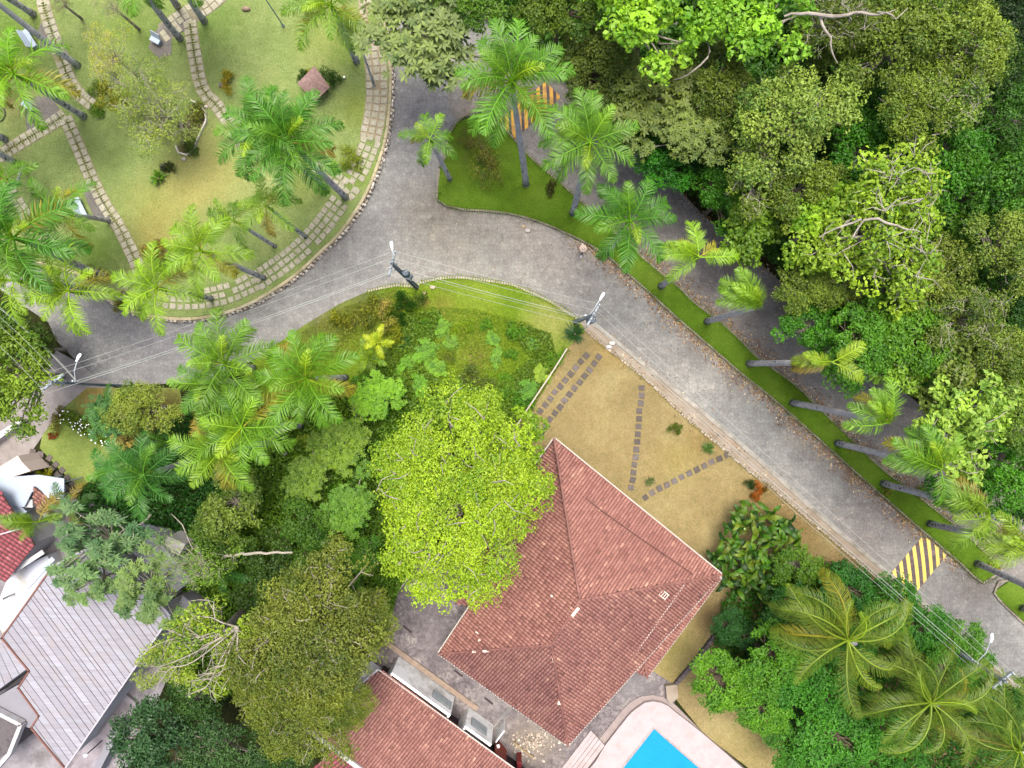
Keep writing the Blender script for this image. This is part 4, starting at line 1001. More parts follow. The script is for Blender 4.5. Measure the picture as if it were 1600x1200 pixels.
K['bare2'] = kind('bare2', 9, m_bone, nleaf=8500, ls=.2, ncl=54, irr=.2, clr=.2, over=.9, twigs=5, base=.08)
K['sparse'] = kind('sparse', 10, m_bone, nleaf=3600, ls=.13, ncl=34, irr=.35, clr=.24, over=.7, twigs=6, base=.045)
K['sparse2'] = kind('sparse2', 30, m_bone, nleaf=9000, ls=.12, ncl=44, irr=.3, clr=.22, over=.75, twigs=6, base=.05)
K['dense1'] = kind('dense1', 11, m_bark2, nleaf=8000, ls=.25, ncl=60, clr=.2, irr=.12, H=2.0, up=.8)
K['dense2'] = kind('dense2', 12, m_bark2, nleaf=8000, ls=.24, ncl=70, clr=.18, irr=.16, H=2.2, up=.8)
K['ros1'] = kind('ros1', 13, m_bone, nleaf=2300, ls=.5, ncl=36, irr=.4, clr=.15, rosette=8, aspect=.32, over=.6, twigs=1, base=.09)
K['ros2'] = kind('ros2', 14, m_bark, nleaf=4200, ls=.36, ncl=34, irr=.25, clr=.26, rosette=6, aspect=.4)
K['yellow'] = kind('yellow', 15, m_bark, R=3.5, H=1.7, nleaf=60000, ls=.095, ncl=150, clr=.165, irr=.13, twigs=1, over=.6, base=.07, up=.45)
K['olive'] = kind('olive', 16, m_bark, R=3.5, H=1.8, nleaf=40000, ls=.10, ncl=130, clr=.15, irr=.16, twigs=1, over=.45, base=.08, up=.35)
K['shrub'] = kind('shrub', 17, m_bark2, R=1, H=.9, nleaf=900, ls=.16, ncl=16, clr=.36, base=.03)
K['shrubf'] = kind('shrubf', 18, m_bark2, R=1, H=.9, nleaf=1600, ls=.11, ncl=18, clr=.34, base=.03)
K['shrubs'] = kind('shrubs', 31, m_bark2, R=1, H=.8, nleaf=1500, ls=.06, ncl=26, clr=.24, base=.015, twigs=2)
K['shrubr2'] = kind('shrubr2', 29, m_bark2, R=1, H=.9, nleaf=1500, ls=.2, ncl=30, clr=.24, irr=.3, rosette=6, aspect=.36, base=.03)
K['shrubr'] = kind('shrubr', 19, m_bark2, R=1, H=.9, nleaf=1500, ls=.22, ncl=26, clr=.26, irr=.3, rosette=7, aspect=.3, base=.03)
trunk_me = MB().tube([(0,0,-.1),(0.03,0.02,.3),(0,.04,.7),(0,0,1.02)], [.30,.22,.18,.15], 8).mesh('trunk', m_bark, True)
trunk_me2 = MB().tube([(0,0,-.1),(0.03,0.02,.3),(0,.04,.7),(0,0,1.02)], [.30,.22,.18,.15], 8).mesh('trunk', m_bark2, True)
def tree(name, px, py, rpx, h, kd, col, label, group=None, cat='tree', rpy=None, rot=None, name_='tree', zs=1.0):
    """crown centred on the pixel, radius in pixels, top of crown at height h"""
    k = K[kd]; sc_ = F/(CAMH-h*.8); R = rpx/sc_; s_ = R/k['R']; Ry = (rpy or rpx)/sc_/k['R']
    zc = h-k['H']*s_*.9*zs
    p = G(px, py, h*.85); b = p
    for f_ in (.6, .45, .3, .15, 0, -.2):
        b = G(px, py, h*f_)
        if not any(inpt(b, P_) for P_ in NO_TRUNK): break
    root = empty(name, (b.x, b.y, 0), label, cat, group); dx = Vector((p.x-b.x, p.y-b.y, 0))
    a = rot if rot is not None else random.uniform(0,6.28)
    if rpy: a = 0
    col = LC(col, K_LEAF)
    o = link('crown', k['crown'], None, root, (dx.x,dx.y,zc), col); o.rotation_euler[2] = a; o.scale = (s_, Ry, s_*zs)
    l_ = link('branches', k['limbs'], None, root, (dx.x,dx.y,zc)); l_.rotation_euler[2] = a; l_.scale = (s_, Ry, s_*zs)
    t = link('trunk', trunk_me if k['bark'] in (m_bark, m_bone) else trunk_me2, None, root); tv = Vector((dx.x, dx.y, max(.2, zc-.3*s_))); t.scale = (max(.5,s_*1.1), max(.5,s_*1.1), tv.length); t.rotation_euler = tv.to_track_quat('Z','Y').to_euler()
    return root
K_LEAF = .62
NO_TRUNK = [[(q.x,q.y) for q in PL(lane_poly)], [(q.x,q.y) for q in PL(road_poly[:18]+list(reversed(kerb))+list(reversed(verge_top))[1:]+list(reversed(lower)))]]
GF = 'trees of the forest on the right'
# --- forest, from the top left round to the lower right: (px,py,rpx,h,kind,colour,label)
forest = [
 (668,52,108,11,'ros2',(120,140,82),'airy pale green tree overhanging the ring road at the top centre'),
 (740,8,57,12,'mid1',(100,140,45),'mid green tree at the top edge between pale overhanging tree and tall palm'),
 (872,18,68,12,'fine3',(100,127,40),'olive-brown crown at the top edge, right behind the tallest palm'),
 (1008,42,81,14,'big1',(152,198,62),'bright lime big-leaved crown at the top, nearest the palms'),
 (1175,45,77,14,'big1',(143,193,64),'second bright lime crown at the top, right of the first'),
 (925,112,73,10,'fine3',(97,114,45),'brownish low crown below the first lime tree, beside the palms'),
 (1030,150,92,10,'ros2',(102,120,38),'rusty olive crown directly below the gap between the lime trees'),
 (975,175,55,9,'mid2',(100,127,38),'dull olive crown right of the striped hump under the palms'),
 (1075,215,62,10,'ros2',(110,131,47),'tan-orange tipped crown left of the dark gap beside the lane'),
 (1115,130,62,11,'mid1',(110,129,47),'olive crown with bare twigs under the second lime crown'),
 (1030,262,46,8,'mid2',(59,133,28),'small green tree hanging over the lane bend'),
 (1115,245,44,7,'mid2',(36,96,37),'deep green crown in the dark gap beside the lane bend'),
 (1235,195,95,13,'fine1',(144,169,81),'broad pale grey-olive crown left of the forest centre, top half'),
 (1180,275,68,11,'bare1',(129,152,62),'twiggy olive crown below the broad pale grey-olive one'),
 (1290,55,70,13,'bare2',(106,125,45),'crown with thick white forked limbs at the top edge'),
 (1345,40,53,12,'fine3',(99,116,38),'brown-olive crown right of the white forked limbs'),
 (1320,98,57,11,'fine2',(108,133,51),'flat olive crown under the white forked limbs'),
 (1270,95,44,8,'mid2',(41,90,28),'dark small crown in the hole left under the white limbs'),
 (1400,75,86,13,'fine1',(118,140,52),'rounded olive crown at the top, right of the forked limbs'),
 (1490,50,81,14,'fine2',(131,154,60),'large yellowish olive crown at the top right'),
 (1470,150,79,13,'bare1',(127,154,64),'grey-green crown with thin pale twigs below the top right one'),
 (1425,175,64,13,'fine1',(125,148,54),'olive crown with one pale limb to its lower right'),
 (1550,105,53,9,'mid2',(57,90,28),'dim green crown at the right edge, upper part'),
 (1560,30,57,8,'mid2',(38,68,25),'dark crown in the top right corner'),
 (1575,180,55,8,'mid1',(63,110,30),'dark green crown on the right edge beside the pale twigs'),
 (1340,165,51,9,'mid2',(59,116,28),'green crown in the hollow below the flat olive crown'),
 (1345,235,62,10,'mid1',(71,133,28),'fresh green crown left of the pale sinuous branch'),
 (1250,300,57,11,'mid1',(118,140,49),'olive-tan crown just above the twiggy lane-side trees'),
 (1170,345,57,9,'big1',(108,165,38),'light green crown overhanging the lane below its bend'),
 (1130,310,48,8,'mid2',(73,133,30),'mid green crown over the lane edge, between tan crowns'),
 (1380,345,130,13,'bare2',(154,186,59),'very wide yellow-green crown with white radiating branches'),
 (1275,360,64,11,'big1',(143,184,52),'light green crown left of the wide one with white branches'),
 (1480,265,73,10,'mid1',(75,137,32),'bushy green crown right of the wide white-branched one'),
 (1560,290,68,11,'mid2',(76,129,32),'dense green crown at the right edge below the dim ones'),
 (1480,375,57,9,'big2',(81,125,34),'dark green crown with curling pale limb'),
 (1570,395,68,12,'fine1',(129,152,64),'pale olive crown at the right edge, middle height'),
 (1270,450,51,10,'fine2',(125,148,57),'grey-olive small crown beside the lane, below the light green one'),
 (1325,435,59,9,'bare1',(115,135,51),'brownish twiggy crown beside the small grey-olive one'),
 (1375,480,57,10,'mid1',(92,154,30),'fresh green crown in the middle of the lower forest'),
 (1450,460,77,11,'fine2',(119,144,51),'mossy olive crown right of the fresh green one'),
 (1262,515,48,9,'mid1',(75,144,26),'green crown bulging over the lane beside the short yellow palm'),
 (1330,545,64,11,'dense2',(82,142,25),'mossy green crown right behind the short yellow palm'),
 (1420,530,64,11,'dense1',(89,148,25),'smooth moss-green crown in the lower forest'),
 (1390,580,51,10,'big2',(135,176,66),'pale-leaved crown right above the dark hole by the palms'),
 (1500,500,68,12,'bare1',(118,140,59),'tan twiggy crown with pale forks, lower right forest'),
 (1570,480,51,9,'mid2',(54,101,28),'dark green crown at the right edge, lower middle'),
 (1480,580,62,11,'big2',(119,152,59),'grey-green crown with visible grey trunk fork'),
 (1565,570,64,12,'fine1',(117,140,54),'olive crown on the right edge above the speckled pale crown'),
 (1495,655,86,12,'big2',(159,193,88),'large speckled pale green crown near the leaning palms'),
 (1580,660,48,11,'mid1',(108,157,51),'light green crown at the right edge beside the speckled pale one'),
 (1570,735,62,10,'mid1',(82,163,28),'bright green crown at the right edge below the speckled pale one'),
 (1500,760,48,8,'mid2',(63,137,25),'fresh green crown between the leaning palms, low right'),
 (1585,800,37,6,'mid2',(55,114,25),'dark green crown above the lane at the right edge'),
 (1590,380,55,8,'mid2',(44,90,25),'deep green crown at the right edge behind the pale olive one'),
]
for f in forest: tree('forest_tree', *f, group=GF)
# --- trees and clumps elsewhere
T = tree
T('yellow_green_tree', 722,775,160,11.5,'yellow',(160,190,46),'huge bright yellow-green tree beside the tiled house', rpy=174, zs=.75)
T('yellow_green_tree', 775,700,82,9.5,'dense2',(132,168,36),'darker yellow-green crown tucked behind the huge bright tree')
T('olive_tree', 490,985,138,11,'olive',(134,140,64),'wide rusty olive tree above the annex roof')
T('olive_tree', 470,1110,98,10,'olive',(126,140,58),'lower olive crown overhanging the shed and white fascia', rot=2)
T('olive_tree', 545,1085,58,9,'olive',(128,142,52),'small olive crown hanging over the red annex roof', rot=4)
T('bare_tree', 330,1000,98,10.0,'bare1',(150,176,60),'spreading tree with many bare grey branches beside the plank roof', rpy=84)
T('olive_tree', 420,1050,80,9.5,'olive',(124,138,54),'leafy olive crown joining the bare fan of branches to the wide olive tree', rot=1)
T('olive_tree', 570,960,64,9,'olive',(124,138,56),'olive crown edge overhanging the stained courtyard', rot=5)
T('dark_tree', 430,1180,60,6,'fine2',(72,112,58),'dark low crown at the bottom edge left of the purple-red shed')
T('bare_tree', 262,1030,52,9,'bare1',(158,178,74),'thin-leaved crown reaching over the plank roof edge')
T('dark_tree', 250,1165,82,8,'fine3',(60,98,70),'dark blue-green tree at the bottom edge right of the plank roof')
T('dark_tree', 300,1110,52,6,'fine2',(74,112,60),'dark green crown peeping out below the bare branches')
T('dark_tree', 345,1180,70,8.5,'fine2',(70,106,66),'second dark blue-green crown at the bottom edge, under the olive tree')
T('umbrella_tree', 150,852,92,8.5,'ros1',(104,146,104),'umbrella tree with grey-green palmate leaves above the plank roof', rpy=60)
T('umbrella_tree', 228,918,60,8.5,'ros1',(112,150,84),'small umbrella tree crown over the top corner of the plank roof')
T('umbrella_tree', 158,905,46,8,'ros1',(108,150,96),'low umbrella tree crown hanging onto the top left of the plank roof')
T('umbrella_tree', 300,880,60,8,'sparse',(136,176,72),'thin tree with white limbs between the slabs and the jungle')
T('leafy_tree', 26,590,78,8,'mid1',(126,156,48),'yellowish green tree hiding the start of the driveway')
T('leafy_tree', 12,520,52,6,'mid2',(92,124,50),'mid green bush-like tree at the left edge by the road bend')
T('leafy_tree', 60,545,36,5,'fine2',(112,122,64),'small dull tree between the power pole top and road bend')
T('garden_tree', 218,642,54,6.5,'fine1',(146,162,72),'rounded pale olive tree on the small side lawn')
T('garden_tree', 178,650,46,4.5,'ros2',(76,124,74),'dark feathery tree left of the rounded pale one')
T('thicket_tree', 358,792,62,6.5,'mid1',(113,142,54),'glossy green thicket tree below the dead palm frond')
T('thicket_tree', 340,850,56,6,'mid2',(90,121,45),'dark green thicket tree above the white leaning limb')
T('thicket_tree', 545,790,50,5,'ros2',(98,162,36),'bright green thicket tree left of the huge yellow-green tree')
T('thicket_tree', 535,690,54,4.5,'ros2',(113,171,32),'fresh green thicket tree between the palms and yellow tree')
T('thicket_tree', 585,625,46,4,'ros2',(129,182,36),'light green thicket crown at the top left of the yellow tree')
T('thicket_tree', 480,830,50,5,'mid2',(81,121,41),'dark thicket tree near the reddish dead twigs')
T('thicket_tree', 555,880,44,5,'mid1',(87,138,39),'green thicket tree at the lower left of the yellow tree')
T('thicket_tree', 420,900,60,5,'mid2',(68,99,36),'very dark thicket tree under the white leaning limb')
T('thicket_tree', 480,740,44,4.5,'ros2',(107,151,36),'green thicket tree right of the pale cut stones')
T('park_tree', 240,168,78,7,'sparse2',(170,182,92),'sparse pale-barked park tree leaning over the round flower bed', rpy=70)
T('park_tree', 262,205,40,5,'sparse',(160,172,82),'second sparse silvery crown right over the round flower bed')
T('park_tree', 172,85,46,6.5,'sparse',(196,196,84),'yellowish sparse park crown above the cobbled spot')
T('park_tree', 180,148,28,4.5,'shrubf',(150,146,34),'compact mustard-yellow crown in the park left part')
T('park_tree', 172,122,34,3.5,'sparse',(140,156,100),'grey-green wispy crown beside the mustard one')
T('park_tree', 178,12,30,6,'sparse',(180,186,140),'leafless white-barked little tree at the top of the park')
T('park_tree', 100,8,22,4,'sparse',(130,120,70),'dry brown shrub-like tree at the top left path')
# evergreen hedge trees, lower right
for a in ((1132,1062,58,5.5,'dense1',(96,176,28),'bright green clipped hedge tree nearest the boundary wall'),
          (1205,1035,62,6,'dense2',(88,160,30),'broad bright hedge crown right of the clipped one'),
          (1190,1105,46,5.5,'dense1',(92,170,30),'bright hedge crown overhanging the tan lawn below'),
          (1265,1075,62,6,'dense2',(70,142,32),'green hedge crown below the upper coconut palm'),
          (1300,1150,66,6,'dense1',(72,142,34),'green hedge crown above the bottom edge, middle'),
          (1240,1170,46,5,'dense2',(78,140,40),'hedge crown at the bottom edge beside the tan lawn'),
          (1390,1165,58,5.5,'dense2',(66,130,34),'hedge crown at the bottom edge under the lower coconut palm'),
          (1320,920,48,5,'dense1',(50,112,36),'dark green hedge crown behind the banana-like clump'),
          (1395,955,54,5.5,'dense2',(66,128,38),'hedge crown at the left end of the yellow bars'),
          (1435,975,46,5.5,'dense1',(62,126,36),'hedge crown below the yellow bars'),
          (1500,1015,52,5.5,'dense2',(84,150,34),'hedge crown bulging onto the road near the street lamp'),
          (1470,1060,50,6,'dense1',(70,132,36),'hedge crown between the two coconut palms'),
          (1525,1130,52,6,'dense2',(64,124,40),'hedge crown below the right power pole'),
          (1585,1150,44,6,'dense1',(72,124,48),'hedge crown in the bottom right corner'),
          (1240,960,52,5,'dense2',(48,104,34),'dark hedge crown below the banana-like clump'),
          (1250,885,40,4,'mid1',(96,142,36),'yellowish hedge crown right of the banana-like clump'),
          (1150,985,38,3.5,'fine3',(44,96,44),'dark conifer-like crown beside the house east corner'),
          (1330,1010,44,4.5,'dense1',(56,118,34),'hedge crown hidden under the upper coconut palm'),
          (1590,1085,30,5,'dense2',(58,116,38),'small hedge crown at the right edge below the road')):
    tree('hedge_tree', *a, group='hedge trees at the lower right', zs=.9)
# --- shrubs
def shrub(px, py, rpx, col, label, kd='shrub', h=None, group=None, name='shrub', z=.05, cat='shrub'):
    R = rpx/20.5; kd = random.choice(('shrubr','shrubr2','shrub','shrubf')) if kd == 'shrubr' else kd; k = K[kd]; bc = S(*col, .52); bc = (bc[0]*1.12, bc[1]*.95, bc[2]*.45); p = G(px, py, z+R*.5); root = empty(name, (p.x, p.y, z), label, cat, group)
    a = random.uniform(0,6.28); hs = (h or R*.9)/.9
    o = link('foliage', k['crown'], None, root, (0,0,-.1), bc); o.rotation_euler[2] = a; sx = random.uniform(.85,1.2); o.scale = (R*sx, R/sx, hs)
    l_ = link('stems', k['limbs'], None, root, (0,0,.1)); l_.rotation_euler[2] = a; l_.scale = (R*sx, R/sx, hs)
    return root
gs = 'low shrubs in the rough green triangle'
for a in ((640,468,22,(52,112,22),'neat dark green conical bush beside the centre power pole','shrubf',1.8),
          (625,498,14,(50,110,24),'small dark green bush just below the conical one','shrubf',1.2)): shrub(*a[:5], kd=a[5], h=a[6])
for a in ((672,500,16,(110,172,46),'light green shrub right of the conical dark bush','shrubr'),
          (725,512,16,(150,196,40),'lime yellow-green shrub in the middle of the triangle','shrubf'),
          (760,505,12,(112,178,48),'small light green shrub right of the lime one','shrubr'),
          (803,520,18,(100,168,48),'leafy shrub in the right part of the triangle','shrubr'),
          (800,552,12,(104,170,48),'small leafy shrub below the right one','shrubr'),
          (665,545,20,(112,178,52),'pale green leafy shrub near the bare soil line','shrubr'),
          (640,565,20,(118,190,44),'bright shrub at the left edge of the rough grass','shrubr'),
          (632,535,16,(64,126,62),'bluish dark shrub left of the rough grass','shrubr'),
          (745,590,24,(112,140,74),'grey-green bushy shrub near the yellow tree top','shrubf'),
          (712,602,14,(110,136,76),'second grey-green shrub left of the bushy one','shrubf'),
          (620,600,20,(104,180,38),'fresh green shrub at the top left corner of the yellow tree','shrubr'),
          (792,605,18,(110,180,44),'fresh shrub above the dry garden wall, left one','shrubr'),
          (825,608,18,(96,166,42),'fresh shrub leaning on the garden wall','shrubr'),
          (845,585,16,(146,192,50),'yellowish shrub beside the garden wall','shrubr'),
          (865,560,16,(112,180,44),'shrub at the top end of the garden wall','shrubr'),
          (815,635,20,(84,150,38),'dark shrub at the lower end of the visible garden wall','shrub'),
          (690,510,15,(122,186,52),'fresh light shrub between the conical bush and the lime shrub','shrubr'),
          (655,515,13,(104,172,46),'fresh shrub just right of the bare soil line','shrubr'),
          (705,535,13,(118,176,56),'light herb clump left of the bare patch','shrubr'),
          (680,575,18,(126,190,50),'bright herb clump above the yellow tree, left part','shrubr'),
          (655,600,20,(110,184,40),'bright shrub touching the top of the yellow tree','shrubr'),
          (600,640,20,(96,176,40),'fresh shrub left of the yellow tree top','shrubr'),
          (570,600,18,(104,176,44),'fresh shrub right of the palm cluster','shrubr'),
          (775,560,13,(116,180,52),'herb clump between bushy grey-green shrub and wall shrubs','shrubr'),
          (770,530,12,(120,186,54),'herb clump above the right leafy shrub','shrubr'),
          (830,535,13,(112,176,50),'herb clump nearest the pale dry grass patch','shrubr'),
          (770,630,20,(114,178,40),'bright shrub against the dark side of the yellow tree','shrubr'),
          (560,660,18,(108,178,44),'fresh shrub below the right-hand palm fronds','shrubr'),
          (505,650,16,(120,168,50),'yellow-green shrub under the upper right palm','shrubr'),
          (560,750,20,(96,180,40),'bright shrub at the left flank of the yellow tree','shrubr'),
          (520,760,20,(90,172,40),'bright shrub near the reddish dead twigs','shrubr'),
          (505,720,18,(104,176,44),'bright shrub right of the broad-leaved ones','shrubr'),
          (560,820,20,(84,166,44),'fresh green shrub low on the left flank of the yellow tree','shrubr'),
          (560,710,18,(100,182,40),'bright shrub halfway down the left flank of the yellow tree','shrubr'),
          (700,560,14,(130,160,60),'grassy shrub in the middle of the rough grass','shrubf')):
    shrub(*a[:5], kd=a[5], group=gs)
for a in ((590,478,24,(150,168,70),'yellow-olive shrub at the road edge, left of the conical bush','shrubf'),
          (560,500,26,(140,156,72),'feathery olive shrub beside the road under the wires','shrubf'),
          (530,500,18,(156,172,66),'thin yellowish shrub touching the road, leftmost of the roadside ones','shrub'),
          (608,505,16,(190,196,130),'cream variegated shrub in the roadside bed','shrub'),
          (600,480,14,(210,206,160),'creamy white flowering shrub at the top of the roadside bed','shrub'),
          (618,525,16,(176,196,70),'lime shrub below the creamy one','shrubr')): shrub(*a[:5], kd=a[5], h=1.3, group='roadside shrubs left of the conical bush')
for a in ((752,248,42,(126,138,58),'wide brownish-green bush on the grass island beside the small palm','shrubs',1.5),
          (735,215,24,(116,124,52),'brownish bush at the tip of the grass island','shrubs',1.1),
          (860,292,12,(88,98,52),'small dull shrub on the grass island between palm trunks','shrub',.7)): shrub(*a[:5], kd=a[5], h=a[6], z=.13)
for a in ((1055,671,11,(110,146,30),'round green-yellow shrub alone in the dry garden','shrubf'),(1172,757,9,(56,98,40),'dark green shrub beside the orange croton','shrubf'),
          (1182,768,13,(206,120,30),'orange and red croton shrub near the sidewalk','shrubf'),(1193,763,7,(150,120,20),'mustard-coloured shrub right of the croton','shrubf'),
          (1214,813,13,(30,36,46),'blackish shrub near the banana-like clump, left','shrub'),(1225,826,12,(28,34,44),'blackish shrub near the sidewalk, right one','shrub')):
    shrub(*a[:5], kd=a[5], h=.8, group='shrubs in the dry garden')
for a in ((356,127,15,(176,170,26),'round yellow shrub with grey stone beside it in the park','shrubf',.9,PZ),(265,260,12,(72,92,44),'dark round shrub beside the spiky green one','shrub',.8,PZ),
          (475,122,12,(60,108,24),'dark green bush left of the little thatched roof','shrubf',1.0,PZ),(515,122,16,(56,110,22),'dark green bush right of the little thatched roof','shrubf',1.2,PZ),(484,118,8,(190,190,70),'pale yellow shrub just above the thatched roof','shrub',.8,PZ),
          (545,248,20,(150,178,46),'yellow-green shrub at the ring walk by the twin palms','shrubf',.9,PZ),(545,40,14,(150,160,50),'yellowish bromeliad-like shrub on the leaning park palm','shrubr',2.0,PZ),
          (310,178,16,(130,146,60),'low plants at the upper side of the round flower bed','shrub',.6,PZ),(295,228,16,(96,130,48),'low plants at the lower side of the round flower bed','shrub',.6,PZ),(242,202,16,(104,124,52),'dark low shrub left of the flower bed','shrub',.7,PZ),
          (240,395,22,(140,124,62),'dry brownish shrub beside the park path, left of the yellow palms','shrub',.8,PZ),(250,410,14,(96,140,36),'green tuft below the dry brownish shrub','shrubr',.8,PZ),(148,170,14,(110,160,40),'bright small shrub at the path crossing','shrub',.6,PZ),(148,140,14,(112,150,70),'pale small shrub above the path crossing','shrub',.6,PZ),
          (188,468,16,(140,150,60),'low shrub on the park edge at the left bend','shrub',.7,PZ),(140,430,18,(130,140,80),'faded low shrub beside the left bend of the road','shrub',.7,PZ)):
    shrub(*a[:5], kd=a[5], h=a[6], z=a[7], group='shrubs in the park')
for a in ((72,740,12,(196,206,40),'bright yellow-green round shrub beside the pink wall','shrubf',1.1),(92,655,16,(132,132,56),'round olive shrub at the driveway edge','shrubf',1.0),(82,680,8,(176,84,56),'small round red shrub at the driveway edge','shrubf',.5),
          (195,690,16,(216,208,160),'cream plumed shrub beside the small lawn','shrubr',1.4),(310,655,14,(150,150,70),'dry-looking shrub left of the palm cluster','shrub',.8),
          (420,660,14,(96,140,60),'shrub behind the cut stones','shrub',1.0),(455,660,16,(168,190,50),'yellow-green broad-leaved shrub right of the lying log','shrubr',1.2),(480,690,16,(150,184,44),'second yellow-green broad-leaved shrub near the log','shrubr',1.2),
          (462,720,16,(120,176,44),'green broad-leaved shrub below the log','shrubr',1.1),(485,775,11,(146,82,54),'reddish brown dead twiggy shrub in the thicket','shrub',.7),(437,832,12,(130,74,50),'rusty dead shrub near the white leaning limb','shrub',.7),
          (325,850,20,(150,70,44),'brick-red leafy patch in the dark thicket','shrub',.5),(1290,925,14,(170,180,50),'yellow variegated shrub beside the upper coconut palm','shrub',4.2),(1262,925,10,(176,176,50),'small yellow variegated shrub in the hedge','shrub',4.0),
          (1368,1138,7,(190,96,100),'pink flowering shrub in the hedge by the lower coconut palm','shrub',4.8),(1555,885,8,(196,190,90),'pale yellow shrub on the grass strip near the crossing','shrub',.6),(1440,770,12,(140,160,60),'yellowish weed clump on the grass strip','shrub',.5),(1387,765,10,(150,170,70),'weed clump at the foot of a leaning palm','shrub',.5),(1328,700,8,(160,180,60),'small yellow weed patch on the lane edge','shrub',.4)):
    shrub(*a[:5], kd=a[5], h=a[6])
# clipped hedge with white flowers beside the small lawn
hed = empty('flower_hedge', G(145,665,0), 'clipped hedge dotted with white flowers along the small lawn', 'hedge'); hO = hed.location
rs_ = np.random.RandomState(5); pts_, flw = [], []
line = resample([G(100,648,.5), G(175,692,.5)], .1)
for i in range(4200):
    p, t = line[rs_.randint(len(line))]; nn = Vector((-t.y,t.x,0)); q = p+nn*rs_.uniform(-.55,.55); pts_.append((q.x-hO.x, q.y-hO.y, rs_.uniform(.3,.85)))
P = np.array(pts_); Nn = unit(rs_.normal(size=P.shape)*.6+np.array([0,0,.8])); V_, Fq = leaves_np(P, Nn, rs_.uniform(.08,.16,len(P)), rs_)
link('foliage', npmesh('hedge_leaves', V_, Fq, rs_.uniform(.2,.9,len(P)), mat=m_leaf), None, hed, color=S(112,140,34,K_LEAF))
P = P[:46]+np.array([0,0,.25]); P[:,2] = rs_.uniform(.85,.98,46); V_, Fq = leaves_np(P, unit(rs_.normal(size=P.shape)*.3+np.array([0,0,1])), np.full(46,.13), rs_, .9)
tag(link('flowers', npmesh('hedge_flowers', V_, Fq, mat=m_globe), None, hed), kind='stuff')

# --- palms
def frond_mesh(name, seed, L=3.7, elev=40, droop=95, n=56, leaf=.9, plane=.8, lw=.042, hang=.35, curl=0.0, rib=.05):
    """feather leaf starting at the origin and reaching out along +X"""
    rs_ = np.random.RandomState(seed); ns = 14; p = np.zeros(3); pts_ = [p.copy()]; az = 0; tangents = []
    for i in range(ns):
        s_ = (i+.5)/ns; el = math.radians(elev-droop*s_**1.35); az += curl/ns*(.4+1.2*s_)
        d = np.array([math.cos(el)*math.cos(az), math.cos(el)*math.sin(az), math.sin(el)]); tangents.append(d); p = p+d*L/ns; pts_.append(p.copy())
    pts_ = np.array(pts_); tangents.append(tangents[-1]); tangents = np.array(tangents)
    V_, Q, t_ = [], [], []
    # midrib
    mb = MB().tube([tuple(q) for q in pts_], [rib*(1-i/(ns+2))+.008 for i in range(ns+1)], 4, cap=False)
    V_ += [list(v) for v in mb.v]; Q += [list(f) for f in mb.f]; t_ += [.95]*len(mb.f)
    for sd in (-1, 1):
        for i in range(n):
            s_ = .13+.87*(i+rs_.uniform(-.3,.3))/n; s_ = min(max(s_, .1), .999)
            f = s_*ns; k = min(int(f), ns-1); b = pts_[k]+(pts_[k+1]-pts_[k])*(f-k); T = tangents[k]
            side = np.cross(T, [0,0,1.0]); side /= np.linalg.norm(side)+1e-9; up = np.cross(side, T)
            ll = leaf*(math.sin(math.pi*min(1, s_*1.02)**.75)**.55+.12)*rs_.uniform(.85,1.1)
            roll = rs_.uniform(-plane, plane)*.9+.12
            fwd = .42+.55*s_
            d1 = side*sd*math.cos(roll)+up*math.sin(roll)+T*fwd; d1 /= np.linalg.norm(d1)
            d2 = d1+np.array([0,0,-hang*rs_.uniform(.9,2.1)]); d2 /= np.linalg.norm(d2)
            wv = np.cross(d1, np.cross(T, d1)); wv = T-(T@d1)*d1; wv /= np.linalg.norm(wv)+1e-9; 
            nrm = np.cross(d1, wv); wv = wv*math.cos(.5)+nrm*math.sin(.5)*sd
            m1 = b+d1*ll*.5; tip = m1+d2*ll*.5; w_ = lw
            base = len(V_)
            V_ += [list(b-wv*w_*.4), list(b+wv*w_*.4), list(m1+wv*w_*.6), list(m1-wv*w_*.6), list(tip)]
            Q.append([base, base+1, base+2, base+3]); Q.append([base+3, base+2, base+4, base+4]); t = np.clip(rs_.normal(.5,.16),0,1); t_ += [t, min(1, t+.12)]
    q4 = np.array([q for q in Q if len(set(q)) == 4]); q3 = np.array([q[:3] for q in Q if len(set(q)) == 3])
    tt = [t for q, t in zip(Q, t_) if len(set(q)) == 4]+[t for q, t in zip(Q, t_) if len(set(q)) == 3]
    return npmesh(name, V_, [q4, q3], tt, mat=m_frond)
EL = [72,55,42,30,18,4,-14]
FR = [[frond_mesh('frond', 100+i*3+j, elev=e, droop=78+6*j+(10 if e > 50 else 0), hang=.25+.15*j) for j in range(3)] for i, e in enumerate(EL)]
FC = [frond_mesh('coco_frond', 200+i, L=4.9, elev=e, droop=80, n=52, leaf=1.1, plane=.16, lw=.024, hang=2.0, curl=cu*1.9, rib=.075) for i, (e, cu) in enumerate(((60,.8),(48,-.9),(38,.7),(28,-.6),(20,.9),(8,-.9),(-8,.6)))]
CS = MB().tube([(0,0,-1.35),(0,0,-1.1),(0,0,-.6),(0,0,-.1),(0,0,.1)], [.15,.2,.17,.1,.05], 8).mesh('crownshaft', m_shaft, True)
def ptrunk(hh, lean, r0=.29, r1=.17):
    n = 9; pts_, rr = [], []
    for i in range(n+1):
        s_ = i/n; pts_.append(Vector((lean.x*s_**1.15, lean.y*s_**1.15, hh*s_-(.15 if i == 0 else 0)))); rr.append(r0*1.25 if i == 0 else r0*(1-s_)+r1*s_+.03*math.sin(math.pi*s_))
    return MB().tube(pts_, rr, 10).mesh('trunk', m_ptrunk, True)
NAD = (820, 570)
